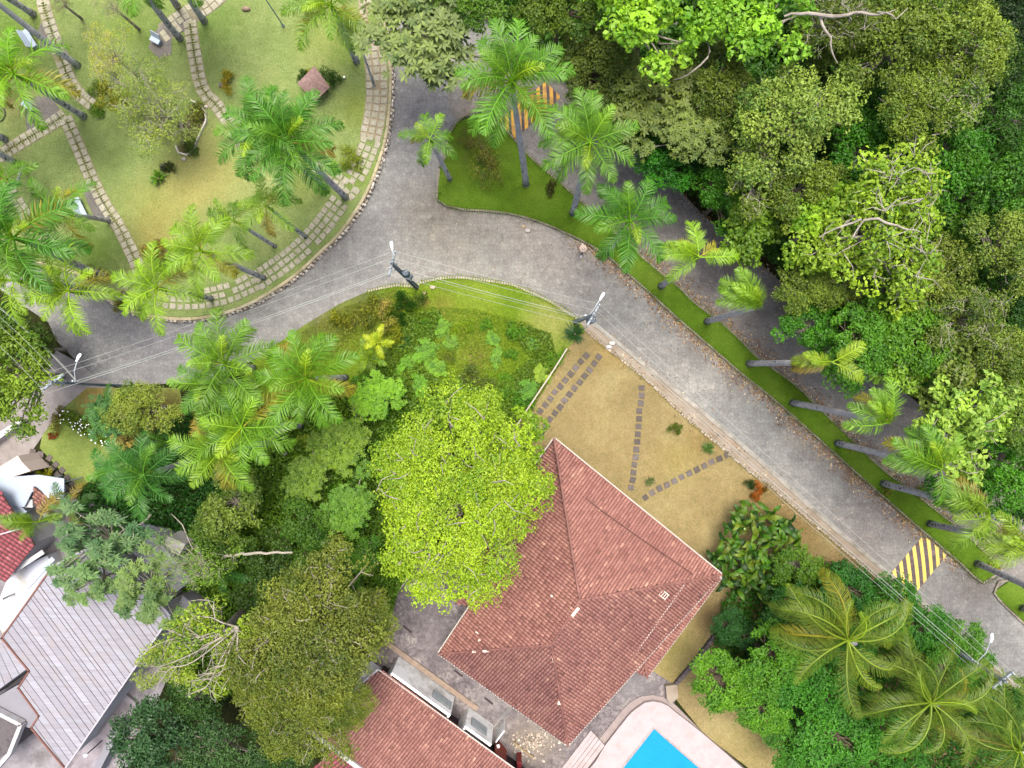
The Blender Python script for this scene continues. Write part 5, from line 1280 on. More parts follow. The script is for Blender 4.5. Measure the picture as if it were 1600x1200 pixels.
def palm(cx, cy, bx, by, label, h=None, n=15, L=1.0, col=(112,160,46), wind=None, zb=0.0, group='royal palms', coco=False, spear=True, old=1, tr=1.0, name='royal_palm', rot=None, elo=0, ehi=6, cat='palm tree', avoid=()):
    if group == gi: L *= .9
    if bx is None:
        h = h or 10; c = G(cx, cy, h); base = Vector((c.x, c.y, zb)); lean = Vector((0,0,0))
    else:
        rc, rb = math.hypot(cx-820, cy-570), math.hypot(bx-820, by-570)
        if h is None: h = min(16, max(5, CAMH*(1-rb/rc)+zb))
        c = G(cx, cy, h); base = G(bx, by, zb); lean = Vector((c.x-base.x, c.y-base.y, 0))
    root = empty(name, base, label, cat, group)
    rnd = random.Random(int(cx*7+cy)); top = c-base
    th = top.z-(1.1 if not coco else .1)
    link('trunk', ptrunk(th, lean, .235*tr, .135*tr), None, root)
    if not coco:
        s_ = link('crownshaft', CS, None, root, top); s_.scale = (tr,tr,1)
    a0 = rnd.uniform(0,6.28) if rot is None else rot; eb = rnd.uniform(-.7,.8); wd_ = math.radians(150)+rnd.uniform(-.5,.5); ws_ = rnd.uniform(.1,.45); L *= rnd.uniform(.93,1.06)
    for i in range(n):
        fr = i/(n-1 if n > 1 else 1)                 # 0 = youngest
        if wind: az = wind[0]+(rnd.random()-.5)*2*wind[1] if rnd.random() < wind[2] else rnd.uniform(0,6.28)
        else: az = a0+i*2.39996+rnd.uniform(-.2,.2)
        for av, hw in avoid:
            dl = (az-math.radians(av)+math.pi) % (2*math.pi)-math.pi
            if abs(dl) < math.radians(hw): az += math.copysign(math.radians(hw), dl)-dl
        if not avoid: az += ws_*math.sin(wd_-az)
        ei = max(0, min(6, int(round(elo+fr*(ehi-elo)+eb+rnd.uniform(-.6,.6)))))
        me = FC[min(ei, 6)] if coco else FR[min(ei,6)][rnd.randrange(3)]
        o = link('frond', me, None, root, top+Vector((0,0,.05-.12*fr)))
        o.rotation_euler = (rnd.uniform(-.18,.18), rnd.uniform(-.08,.08), az); l_ = L*rnd.uniform(.9,1.08)*(.62+.38*min(1,fr*3)); o.scale = (l_,)*3
        cc = col
        if spear and i == 0: cc = (160,190,50)
        elif i < 3: cc = tuple(int(a*.7+b*.3) for a, b in zip(col, (180,210,50)))
        elif old and i >= n-old: cc = (176,166,74) if rnd.random() < .7 else (168,146,92)
        k_ = rnd.uniform(.85,1.15); o.color = (*[v*k_ for v in PC(cc)], 1)
    return root
K_PALM = .5
def PC(c):
    a = S(*c, K_PALM); return (a[0]*.98, a[1]*1.04, a[2]*.42)
gi, gpk, gv = 'royal palms on the grass island', 'royal palms in the park', 'palm cluster by the road'
W_UP = math.radians(140)
palm(800,128,822,288,'tallest royal palm with long straight pale trunk at the head of the island', avoid=((-84,24),(-22,16)), n=19, L=1.2, group=gi, col=(104,158,52), h=14.5, zb=.13, old=2)
palm(922,222,895,333,'royal palm leaning right with pale trunk, second from the island head', n=16, L=1.0, group=gi, h=14, zb=.13, col=(110,160,56))
palm(985,345,948,395,'royal palm with wide dark fronds whose trunk is hidden, beside the person', n=15, L=1.02, group=gi, h=13, zb=.13, col=(84,142,40), old=0)
palm(672,217,703,280,'small royal palm with few short fronds at the tip of the island', n=9, L=.72, group=gi, zb=.13, col=(108,156,52), h=9, old=1, elo=2, tr=.75)
palm(1092,402,1033,447,'yellow-green royal palm with short blotched trunk, just below the wide dark one', n=11, L=.86, group=gi, zb=.13, col=(146,186,60), wind=(math.radians(150),.75,.8), old=2, h=11)
palm(1190,478,1105,502,'second leaning royal palm on the strip, with yellow heart', n=11, L=.92, group=gi, zb=.13, col=(134,176,58), wind=(math.radians(140),.8,.75), h=12)
palm(1300,566,1170,568,'thin-crowned royal palm with horizontal pale trunk, third on the strip', n=8, L=.86, group=gi, zb=.13, col=(146,170,50), wind=(math.radians(190),.7,.7), h=13, old=2)
palm(1390,660,1238,629,'royal palm with short green fronds, fourth on the strip', n=10, L=.9, group=gi, zb=.13, col=(122,166,52), wind=(math.radians(120),1.0,.75), h=13)
palm(1470,732,1308,692,'royal palm with broad green fronds, fifth on the strip', n=12, L=1.0, group=gi, zb=.13, col=(108,158,48), wind=(math.radians(130),1.1,.7), h=13)
palm(1545,800,1380,755,'royal palm with a single drooping frond over the strip, sixth one', n=11, L=.95, group=gi, zb=.13, col=(128,162,62), wind=(math.radians(170),1.0,.7), h=12.5, old=2)
palm(1612,852,1453,818,'royal palm with yellow-green fronds at the right edge, seventh one', n=12, L=.95, group=gi, zb=.13, col=(150,180,66), wind=(math.radians(170),.9,.7), h=12.5)
palm(1690,955,1527,880,'royal palm on the strip beside the crossing with its crown beyond the right edge', n=10, L=.9, group=gi, zb=.13, h=12, wind=(math.radians(90),1.5,.9))
palm(1760,1010,1598,950,'royal palm whose dark foot stands at the right edge below the crossing', n=8, L=.9, group=gi, zb=.13, h=12)
# park
palm(452,222,540,308,'royal palm with full dense crown, right of the twin pair in the park', n=19, L=1.08, group=gpk, zb=PZ, col=(88,146,52))
palm(408,206,507,292,'royal palm with full crown, left of the twin pair in the park', n=18, L=1.05, group=gpk, zb=PZ, col=(92,148,54))
palm(415,322,478,370,'small thin palm below the twin pair in the park', n=10, L=.72, group=gpk, zb=PZ, col=(124,160,60), tr=.6, h=9, old=2)
palm(314,392,412,434,'yellow-green royal palm near the ring walk, right one', n=13, L=.92, group=gpk, zb=PZ, col=(140,178,50), old=2, tr=.8)
palm(365,345,430,385,'dark-tipped palm just behind the right yellow-green one', n=8, L=.7, group=gpk, zb=PZ, col=(100,140,46), tr=.6, h=7)
palm(245,450,330,466,'yellow-green royal palm over the stone wall, middle one', n=12, L=.88, group=gpk, zb=PZ, col=(144,182,46), tr=.8, old=1, h=10.5)
palm(108,455,205,468,'yellow-green royal palm hanging over the road bend', n=12, L=.92, group=gpk, zb=PZ, col=(150,186,50), tr=.8, h=9.5, old=2)
palm(22,438,130,450,'palm at the left edge with fronds over the road', n=12, L=.9, group=gpk, zb=PZ, col=(150,188,56), tr=.8, h=10)
palm(20,372,165,432,'large dark green royal palm at the left edge', n=17, L=1.2, group=gpk, zb=PZ, col=(84,142,56), h=11)
palm(95,330,170,345,'mid-sized dark palm left of the pale bench', n=9, L=.85, group=gpk, zb=PZ, col=(100,150,42), tr=.7, h=8, old=2)
palm(22,115,131,182,'palm with bright green heart in the upper left of the park', n=15, L=1.0, group=gpk, zb=PZ, col=(120,172,36), h=9, old=3)
palm(517,8,557,96,'leaning palm at the top edge beside the ring walk', n=15, L=.95, group=gpk, zb=PZ, col=(120,160,56), h=8.5, old=2)
for i, (cx, cy, bx, by, lab) in enumerate(((-70,-45,122,103,'long grey leaning trunk crossing the upper left path and pale bench'),(-95,-70,52,22,'blackish trunk foot at the top left corner'),(185,-60,281,60,'long pale leaning trunk at the top, left of the two dark feet'),
        (235,-60,276,8,'dark short trunk foot at the top edge, left one'),(240,-90,319,33,'dark trunk foot at the top edge beside the path, right one'),(-140,150,26,256,'dark trunk at the left edge beside the path crossing'),(-150,120,8,218,'dark stubby trunk foot at the left edge'))):
    palm(cx, cy, bx, by, 'royal palm with '+lab, n=10, L=1.0, group=gpk, zb=PZ, h=11, tr=1.0)
palm(10,280,38,262,'young palm at the left edge by the path crossing', n=8, L=.7, group=gpk, zb=PZ, h=5, tr=.5)
thin = empty('dead_palm', G(585,135,PZ), 'thin dead mossy trunk standing in the ring walk', 'dead tree'); c = G(563,70,5)-thin.location
MB().tube([(0,0,-.1), c*.5, c], [.11,.08,.05], 7).obj('trunk', m_ptrunk, thin)
# cluster
palm(352,568,395,575,'palm of the roadside cluster, upper left one with grey-green fronds', n=15, L=1.06, group=gv, zb=.05, col=(112,156,56), h=11)
palm(320,600,375,598,'palm of the roadside cluster with a yellow heart, leftmost', n=9, L=.7, group=gv, zb=.05, col=(96,146,56), h=11.5, ehi=4)
palm(480,592,540,590,'palm of the roadside cluster, upper right one with wide green fronds', n=17, L=1.14, group=gv, zb=.05, col=(110,160,48), h=10.5, old=3)
palm(378,668,472,664,'palm of the roadside cluster, lower one over the lying grey log', n=15, L=1.05, group=gv, zb=.05, col=(118,164,56), h=11, old=2)
palm(345,705,430,690,'palm of the roadside cluster with a hanging dead frond, lowest', n=12, L=.9, group=gv, zb=.05, col=(120,160,52), h=10.5, old=3)
palm(225,742,300,720,'dark bluish palm with stiff pale midribs left of the thicket', n=15, L=.95, group='dark palms left of the thicket', zb=.05, col=(72,128,64), h=8, spear=False, old=0, name='feather_palm', elo=1)
palm(178,735,215,725,'smaller dark palm touching the bluish one on its left', n=9, L=.75, group='dark palms left of the thicket', zb=.05, col=(64,128,60), h=6, spear=False, old=0, name='feather_palm', elo=2)
palm(60,815,75,800,'arching palm with yellowish fronds over the crimson roof', n=10, L=.85, group='dark palms left of the thicket', zb=.05, col=(104,136,50), h=6, spear=False, name='feather_palm', wind=(math.radians(190),.9,.7))
palm(108,790,118,782,'small palm with brown drooping leaves beside the flat canopies', n=9, L=.6, group='dark palms left of the thicket', zb=.05, col=(72,112,70), h=5, spear=False, name='feather_palm', old=3)
palm(262,690,280,690,'dark low palm right of the cream plumed shrub', n=9, L=.65, group='dark palms left of the thicket', zb=.05, col=(60,116,60), h=4, spear=False, old=0, name='feather_palm', elo=1)
palm(185,640,195,640,'low bluish palm at the top of the small lawn', n=10, L=.7, group='dark palms left of the thicket', zb=.05, col=(84,132,84), h=4, spear=False, old=0, name='feather_palm', elo=1)
palm(350,895,355,880,'low feathery palm under the white leaning limb', n=9, L=.6, group='dark palms left of the thicket', zb=.05, col=(60,116,60), h=3.5, spear=False, old=0, name='feather_palm', elo=1)
palm(590,535,600,535,'small bright yellow palm beside the roadside shrubs', n=9, L=.42, group='small palms', zb=.05, col=(196,206,60), h=4, old=0, name='areca_palm', tr=.5)
palm(575,560,585,560,'small olive palm under the small yellow one', n=9, L=.5, group='small palms', zb=.05, col=(130,164,64), h=3, old=0, name='areca_palm', tr=.5)
# coconut palms
gc = 'coconut palms at the lower right'
palm(1325,1000,1332,1000,'upper coconut palm with curled fronds above the hedge', n=18, L=1.12, group=gc, h=10.5, coco=True, col=(120,140,54), name='coconut_palm', old=2)
palm(1455,1098,1460,1092,'middle coconut palm with curled fronds near the right power pole', n=19, L=1.15, group=gc, h=10.5, coco=True, col=(114,136,52), name='coconut_palm', old=1)
palm(1592,1172,1590,1165,'coconut palm in the bottom right corner, partly out of frame', n=16, L=1.05, group=gc, h=10, coco=True, col=(112,136,54), name='coconut_palm', old=1)
# --- broad paddle leaved clump
def paddle(L, Wd, seed):
    rs_ = np.random.RandomState(seed); n = 7; V_ = []; bend = rs_.uniform(.8,1.4)
    for i in range(n+1):
        s_ = i/n; w_ = Wd*math.sin(math.pi*min(1,.06+s_*.94)**.8)**.7; x = L*s_*math.cos(.9*s_*bend*.6); z = L*(s_*.8-s_**2*.75*bend)
        V_ += [(x,-w_,z+w_*.35),(x,0,z),(x,w_,z+w_*.35)]
    Fq = []; 
    for i in range(n):
        for j in (0,1): a = i*3+j; Fq.append([a,a+1,a+4,a+3])
    return npmesh('paddle', V_, np.array(Fq), rs_.uniform(.3,.8,len(Fq)), mat=m_blade)
PD = [paddle(1.5,.23,i) for i in range(5)]
def clump(px, py, rpx, n, h, cols, label, name='paddle_leaf_clump', scale=1.0, part='leaf', meshes=PD, seed=1, z=0, cat='plant', group=None):
    root = empty(name, G(px, py, z), label, cat, group); rnd = random.Random(seed)
    R = rpx/21
    for i in range(n):
        a = rnd.uniform(0,6.28); rr = R*math.sqrt(rnd.random())*.8; zz = h*(1-.45*(rr/R)**2)*rnd.uniform(.75,1.05)
        o = link(part, rnd.choice(meshes), None, root, (math.cos(a)*rr, math.sin(a)*rr, zz))
        o.rotation_euler = (rnd.uniform(-.6,.6), rnd.uniform(-1.0,.3), rnd.uniform(0,6.28)); s_ = scale*rnd.uniform(.7,1.15); o.scale = (s_,)*3
        cc = rnd.choice(cols); k_ = rnd.uniform(.6,1.2); o.color = (*[v*k_ for v in LC(cc, .45)], 1)
    for i in range(6):
        a = i*1.05; MB().tube([(0.3*R*math.cos(a),0.3*R*math.sin(a),0),(0.5*R*math.cos(a),0.5*R*math.sin(a),h*.9)], .07, 5).obj('stem', m_shaft, root)
    return root
clump(1170,852,90,330,2.6,[(92,146,34),(76,128,34),(58,104,34),(116,150,40),(100,146,34),(48,88,34),(96,132,44)],'large clump of banana-like paddle leaves at the house east corner', scale=.8)
clump(1215,905,40,50,3.2,[(70,124,36),(60,110,40),(96,140,36)],'smaller banana-like clump below the large one, by the hedge', seed=4)
# spiky rosettes
def rosette_me(seed, n=34, L=.55, w_=.035, up=.75):
    rs_ = np.random.RandomState(seed); V_, Fq = [], []
    for i in range(n):
        a = rs_.uniform(0,6.28); e = rs_.uniform(.05,up); l_ = L*rs_.uniform(.75,1.1); d = np.array([math.cos(a)*math.cos(e), math.sin(a)*math.cos(e), math.sin(e)]); s_ = np.array([-math.sin(a), math.cos(a), 0])*w_
        m_ = d*l_*.5+np.array([0,0,.03]); t = d*l_-np.array([0,0,.12*l_]); b = len(V_); V_ += [list(-s_*.7), list(s_*.7), list(m_+s_), list(m_-s_), list(t)]; Fq += [[b,b+1,b+2,b+3],[b+3,b+2,b+4]]
    return npmesh('spikes', V_, [np.array(Fq[::2]), np.array(Fq[1::2])], rs_.uniform(.2,.9,2*n), mat=m_blade)
RO = [rosette_me(1), rosette_me(2, 46, .7, .04, 1.1), rosette_me(3, 60, .5, .03, 1.2)]
for px, py, s_, k_, c, z, lab in ((1015,752,1.0,0,(88,104,50),.03,'thin spiky plant between the two slate paths'),(1106,700,1.0,1,(84,116,44),.03,'spiky green plant near the sidewalk in the dry garden'),(898,522,1.6,1,(52,92,40),.07,'large dark spiky plant at the foot of the second power pole'),
        (250,280,1.8,2,(96,140,30),PZ,'round spiky bright green plant in the park lawn'),(1172,758,.7,2,(70,112,60),.03,'small spiky plant beside the croton'),(1244,831,.5,0,(50,60,50),.03,'tiny dark spiky plant near the sidewalk'),(520,262,1.2,1,(130,170,50),PZ,'yellowish spiky plant by the twin palm feet'),(1318,878,.8,0,(90,110,50),.03,'thin spiky plant at the end of the bare soil strip')):
    root = empty('spiky_plant', G(px,py,z), lab, 'plant'); o = link('leaves', RO[k_], None, root, (0,0,.1), S(*c,.55)); o.scale = (s_,)*3
    MB().tube([(0,0,0),(0,0,.14*s_)], .05*s_, 5).obj('stem', m_bark2, root)
# --- ground cover: leaf cards scattered over rough ground
def cover(name, label, poly_px, n, size, hfun, cols, seed, z=.05, aspect=.5, excl=None, cat='ground cover', up=.7, kmul=.5):
    rs_ = np.random.RandomState(seed); pl = [(p.x,p.y) for p in PL(poly_px, z)]
    xs = [p[0] for p in pl]; ys = [p[1] for p in pl]; X, Y = rs_.uniform(min(xs),max(xs),n*3), rs_.uniform(min(ys),max(ys),n*3)
    k = inpoly(X, Y, pl); 
    if excl: 
        for e in excl: k &= ~inpoly(X, Y, [(p.x,p.y) for p in PL(e, z)])
    X, Y = X[k][:n], Y[k][:n]; m_ = len(X)
    hz = .5+.25*np.sin(X*.9+seed)+.25*np.sin(Y*1.1+X*.5+seed*2); hz2 = .5+.5*np.sin(X*2.3+1)*np.sin(Y*2.7+2)
    Z = z+hfun*(.25+.75*hz*hz2+.15*hz)*rs_.uniform(.3,1,m_)
    P = np.stack([X,Y,Z],1); Nn = unit(rs_.normal(size=P.shape)*.6+np.array([0,0,up]))
    V_, Fq = leaves_np(P, Nn, size*rs_.uniform(.5,1.4,m_), rs_, aspect)
    tint = np.clip(.35+.3*hz+rs_.normal(0,.2,m_),0,1)
    o = link(name, npmesh(name, V_, Fq, tint, mat=m_leaf), color=LC(cols, kmul)); return tag(o, label, cat, kind='stuff')
forest_px = [(640,-60),(880,120),(950,190),(1065,300),(1105,337),(1140,370),(1205,422),(1270,480),(1400,595),(1600,770),(1700,860),(1700,-60)]
cover('forest_undergrowth', 'dark green undergrowth between the forest trees', forest_px, 110000, .42, 5.0, (74,124,38), 1)
cover('roadside_undergrowth', 'low green plants along the forest edge of the lane', [(700,40),(830,40),(900,110),(960,180),(1065,290),(1150,365),(1210,415),(1280,478),(1600,760),(1600,730),(1300,450),(1160,330),(1000,150),(880,30)], 9000, .3, .9, (72,120,34), 2)
cover('thicket_undergrowth', 'dense bright green ground plants in the thicket', [(420,640),(560,600),(600,560),(640,600),(700,700),(672,852),(626,918),(600,1000),(480,1050),(300,1100),(280,960),(300,830),(380,740),(300,700)], 60000, .28, 2.0, (110,190,40), 3)
cover('thicket_undergrowth', 'dark leafy ground plants left of the palm cluster', [(120,770),(200,700),(300,640),(420,660),(420,780),(330,900),(200,860),(120,840)], 14000, .3, 1.0, (60,118,46), 4)
cover('weeds', 'rough weedy grass and herbs in the green triangle', [(600,500),(650,480),(740,482),(830,505),(850,540),(880,560),(850,610),(800,690),(700,690),(600,640),(560,590)], 42000, .17, .32, (150,182,50), 5, aspect=.25, up=.25)
cover('roadside_weeds', 'pale yellowish weeds at the roadside above the palm cluster', [(470,520),(540,478),(620,450),(640,470),(600,540),(520,560),(420,570)], 12000, .16, .4, (176,178,84), 6, aspect=.22, up=.2)
cover('hedge_undergrowth', 'dark ground plants under the lower right hedge', [(1130,920),(1290,870),(1380,905),(1440,965),(1600,1090),(1650,1250),(1230,1250),(1215,1130),(1120,1090),(1110,1010)], 34000, .3, 2.0, (66,128,34), 7)
# fine grass tufts give the lawns their nap
def nap(name, label, poly_px, n, col, seed, z, size=.10, excl=None):
    return cover(name, label, poly_px, n, size, .06, col, seed, z=z, aspect=.16, excl=excl, cat='grass', up=.05, kmul=.55)
nap('grass_tufts', 'short grass tufts on the palm island', isl, 26000, (112,148,42), 11, .13)
nap('grass_tufts', 'short grass tufts on the verge under the wires', [(655,450),(725,437),(800,448),(862,475),(905,505),(880,550),(850,530),(760,490),(660,480)], 12000, (150,176,56), 12, .07)
nap('grass_tufts', 'short grass tufts on the park lawn', [(110,0),(590,0),(600,170),(560,290),(400,450),(200,460),(120,380),(0,420),(0,0)], 60000, (164,176,112), 13, PZ, .10)
nap('grass_tufts', 'dry grass blades in the house garden', [(915,530),(1090,675),(1360,898),(1180,900),(880,680),(800,700),(830,640)], 26000, (186,166,122), 14, .03, .09)

# --- leaning white limb and other loose branches
def limb(pts, rad, label, name='leaning_limb', mat=None, cat='branch', rk=None):
    rk = rk or (.6 if name == 'forest_limb' else 1.0); mat = mat or (m_bark if name == 'forest_limb' else m_bone)
    P = [G(x,y,z) for x,y,z in pts]; o = P[0].copy(); o.z = 0; root = empty(name, o, label, cat)
    Q = spline([p-o for p in P], .35); rr = np.interp(np.linspace(0,1,len(Q)), np.linspace(0,1,len(rad)), rad); rj = random.Random(len(label))
    Q = [q+Vector((rj.uniform(-.05,.05), rj.uniform(-.05,.05), rj.uniform(-.05,.05))) for q in Q]
    MB().tube(Q, [float(v)*rk for v in rr], 7).obj('limb', mat, root); return root
l1_ = limb([(236,888,4),(285,883,4.6),(330,876,5),(372,866,5.6),(458,863,6.2)], [.13,.12,.11,.1,.07], 'long white limb sticking out to the right above the dark thicket')
MB().tube([G(330,876,5)-l1_.location, G(300,856,5.4)-l1_.location, G(285,820,5.8)-l1_.location, G(268,803,6)-l1_.location], [.06,.05,.04,.02], 5).obj('twig', m_bone, l1_)
MB().tube([G(300,880,4.7)-l1_.location, G(275,862,5)-l1_.location, G(240,850,5.2)-l1_.location], [.06,.04,.02], 5).obj('twig', m_bone, l1_)
limb([(145,803,5),(175,815,5),(196,830,5.2),(196,862,5.4)], [.03,.05,.06,.03], 'thin pale crooked branch above the umbrella tree')
limb([(176,843,4),(205,828,4.2),(236,805,4.5)], [.1,.1,.08], 'short thick tan branch above the grey slab', mat=m_bark)
limb([(428,676,1.2),(450,670,.8),(472,664,.4)], [.2,.2,.18], 'pale grey log lying beside the cut stones', name='fallen_log', mat=m_bark, cat='log')
limb([(1410,232,9),(1425,225,9.5),(1432,240,8),(1415,250,7)], [.14,.22,.2,.1], 'stout pale forked trunk piece among the olive crowns', name='forest_limb')
limb([(1403,198,11),(1415,212,10.6),(1428,226,10)], [.05,.09,.14], 'pale crooked limb above the stout forked trunk', name='forest_limb')
limb([(1455,212,12),(1475,208,12),(1480,196,12),(1502,187,12.2),(1515,190,12.2),(1528,172,12)], [.05,.07,.07,.07,.05,.03], 'sinuous white branch across the dark gap, upper right', name='forest_limb')
limb([(1280,25,13.5),(1285,40,13.6),(1297,60,13.4),(1300,82,13),(1308,98,12.6)], [.14,.12,.1,.07,.04], 'white limb descending from the forked crown at the top', name='forest_limb')
limb([(1225,24,13.6),(1262,20,13.8),(1300,25,13.8),(1345,20,13.8),(1370,24,13.8),(1400,14,13.8)], [.1,.16,.18,.14,.1,.05], 'thick pale horizontal limb at the top edge', name='forest_limb')
limb([(1370,18,14),(1395,22,14),(1400,30,14),(1418,12,14)], [.05,.08,.06,.03], 'pale hooked twig beside the horizontal top limb', name='forest_limb')
limb([(1100,60,12),(1110,80,12),(1085,110,11.5),(1055,125,11)], [.05,.1,.09,.05], 'curved pale branch under the lime crown', name='forest_limb')
limb([(1330,372,13),(1350,345,13.2),(1372,343,13.4),(1392,350,13.4),(1420,358,13.4),(1440,362,13)], [.05,.1,.13,.12,.08,.03], 'white main limb across the wide crown', name='forest_limb')
limb([(1280,370,12.6),(1310,355,13),(1345,343,13.3)], [.05,.08,.12], 'thick grey limb leaving the wide crown to the left', name='forest_limb')
fan = limb([(378,1000,8.5),(372,985,9.4),(362,984,9.9)], [.1,.1,.07], 'fan of long bare grey branches spreading left over the plank roof corner', name='bare_branches', mat=m_bark)
for k_, (ex, ey) in enumerate(((262,985),(235,1012),(225,1040),(250,1072),(290,1085),(318,938),(345,1085),(285,1020),(318,1060))):
    mx, my = 372+(ex-372)*.5+(-1)**k_*9, 980+(ey-980)*.5+8
    Q = spline([G(372,980,9.6), G(mx,my,9.9), G(mx*.45+ex*.55+8*(-1)**(k_//2),my*.45+ey*.55+10*(-1)**k_,9.9), G(ex,ey,9.5)], .4); MB().tube([q-fan.location for q in Q], [float(v) for v in np.interp(np.linspace(0,1,len(Q)), [0,1], [.06,.012])], 5).obj('branch', m_bark, fan)
    for j_ in range(4):
        s_ = random.uniform(.4,.95); q = Q[int(s_*(len(Q)-1))]; a = math.atan2(-(ey-980), ex-372)+random.choice((-1,1))*random.uniform(.4,.9); l_ = random.uniform(.6,1.5); e_ = q+Vector((math.cos(a)*l_, math.sin(a)*l_, random.uniform(-.2,.4)))
        MB().tube([q-fan.location, q.lerp(e_,.5)-fan.location+Vector((0,.08,.05)), e_-fan.location], [.03,.022,.01], 4).obj('twig', m_bark, fan)
for i, (x, y, r) in enumerate(((444,683,.28),(434,694,.42),(446,708,.28))):
    o = MB().prism([Vector((math.cos(a)*r*random.uniform(.85,1.1), math.sin(a)*r*random.uniform(.85,1.1), 0)) for a in np.linspace(0,2*math.pi,8)[:-1]], 0, .35).obj('cut_stone', simple('pale_stone', S(206,202,196), .9, .12, 4, .3), loc=G(x,y,.02))
    tag(o, ['pale block stone beside the log, the upper of three','largest pale stone of three beside the log','pale block stone, the lowest of three beside the log'][i], 'stone', 'pale stones beside the log')
cover('lawn_weeds', 'scattered darker weeds in the park lawn', [(110,0),(590,0),(600,170),(560,290),(400,450),(200,460),(120,380),(0,420),(0,0)], 4000, .08, .05, (122,146,62), 21, z=PZ, aspect=.7, cat='weeds')
cover('lawn_weeds', 'scattered darker weeds in the grass strip of the island', isl, 1500, .08, .05, (80,112,30), 22, z=.13, aspect=.7, cat='weeds')

# ragged grass hanging over the kerbs
def fringe(name, label, lines, n, col, seed, z):
    rs_ = np.random.RandomState(seed); P = []
    for pts in lines:
        st = resample(spline(PL(pts, z), .5), .2)
        for _ in range(n):
            p, t = st[rs_.randint(len(st))]; k_ = .5+.5*math.sin(p.x*1.7)*math.sin(p.y*2.3+1); nn = Vector((-t.y, t.x, 0))*rs_.normal(0,.06+.10*k_); P.append((p.x+nn.x, p.y+nn.y, z+rs_.uniform(.01,.06)))
    P = np.array(P); V_, Fq = leaves_np(P, unit(rs_.normal(size=P.shape)+np.array([0,0,.3])), rs_.uniform(.08,.2,len(P)), rs_, .22)
    tag(link(name, npmesh(name, V_, Fq, rs_.uniform(0,1,len(P)), mat=m_leaf), color=LC(col,.55)), label, 'grass', kind='stuff')
fringe('grass_fringe', 'ragged grass creeping over the kerb of the palm island', [isl], 14000, (98,132,36), 31, .14)
fringe('grass_fringe', 'ragged grass along the verge kerb and garden wall', [verge_top, [(885,545),(865,577),(823,640)]], 5000, (150,172,60), 32, .1)
fringe('grass_fringe', 'dry grass creeping into the stone garden edging', [g_edge], 6000, (150,140,84), 33, .05)
fringe('grass_fringe', 'grass growing between the slabs of the park paths', [[(104,188),(122,228),(146,285),(165,322),(186,355),(206,395),(222,432)], [(297,38),(305,90),(317,140),(342,168),(362,200)], [(68,5),(80,45),(98,98),(118,140)], [(0,243),(34,222),(66,203),(98,182)]], 2600, (150,164,84), 34, PZ+.01)

cover('herb_layer', 'dense leafy green herbs closing the lower part of the rough triangle', [(590,560),(640,490),(690,485),(680,530),(660,570),(700,600),(780,600),(830,560),(790,500),(860,520),(870,560),(820,650),(780,680),(700,680),(600,680),(480,760),(450,700),(520,620)], 36000, .19, 1.0, (112,170,40), 41, z=.05, aspect=.5, kmul=.55)
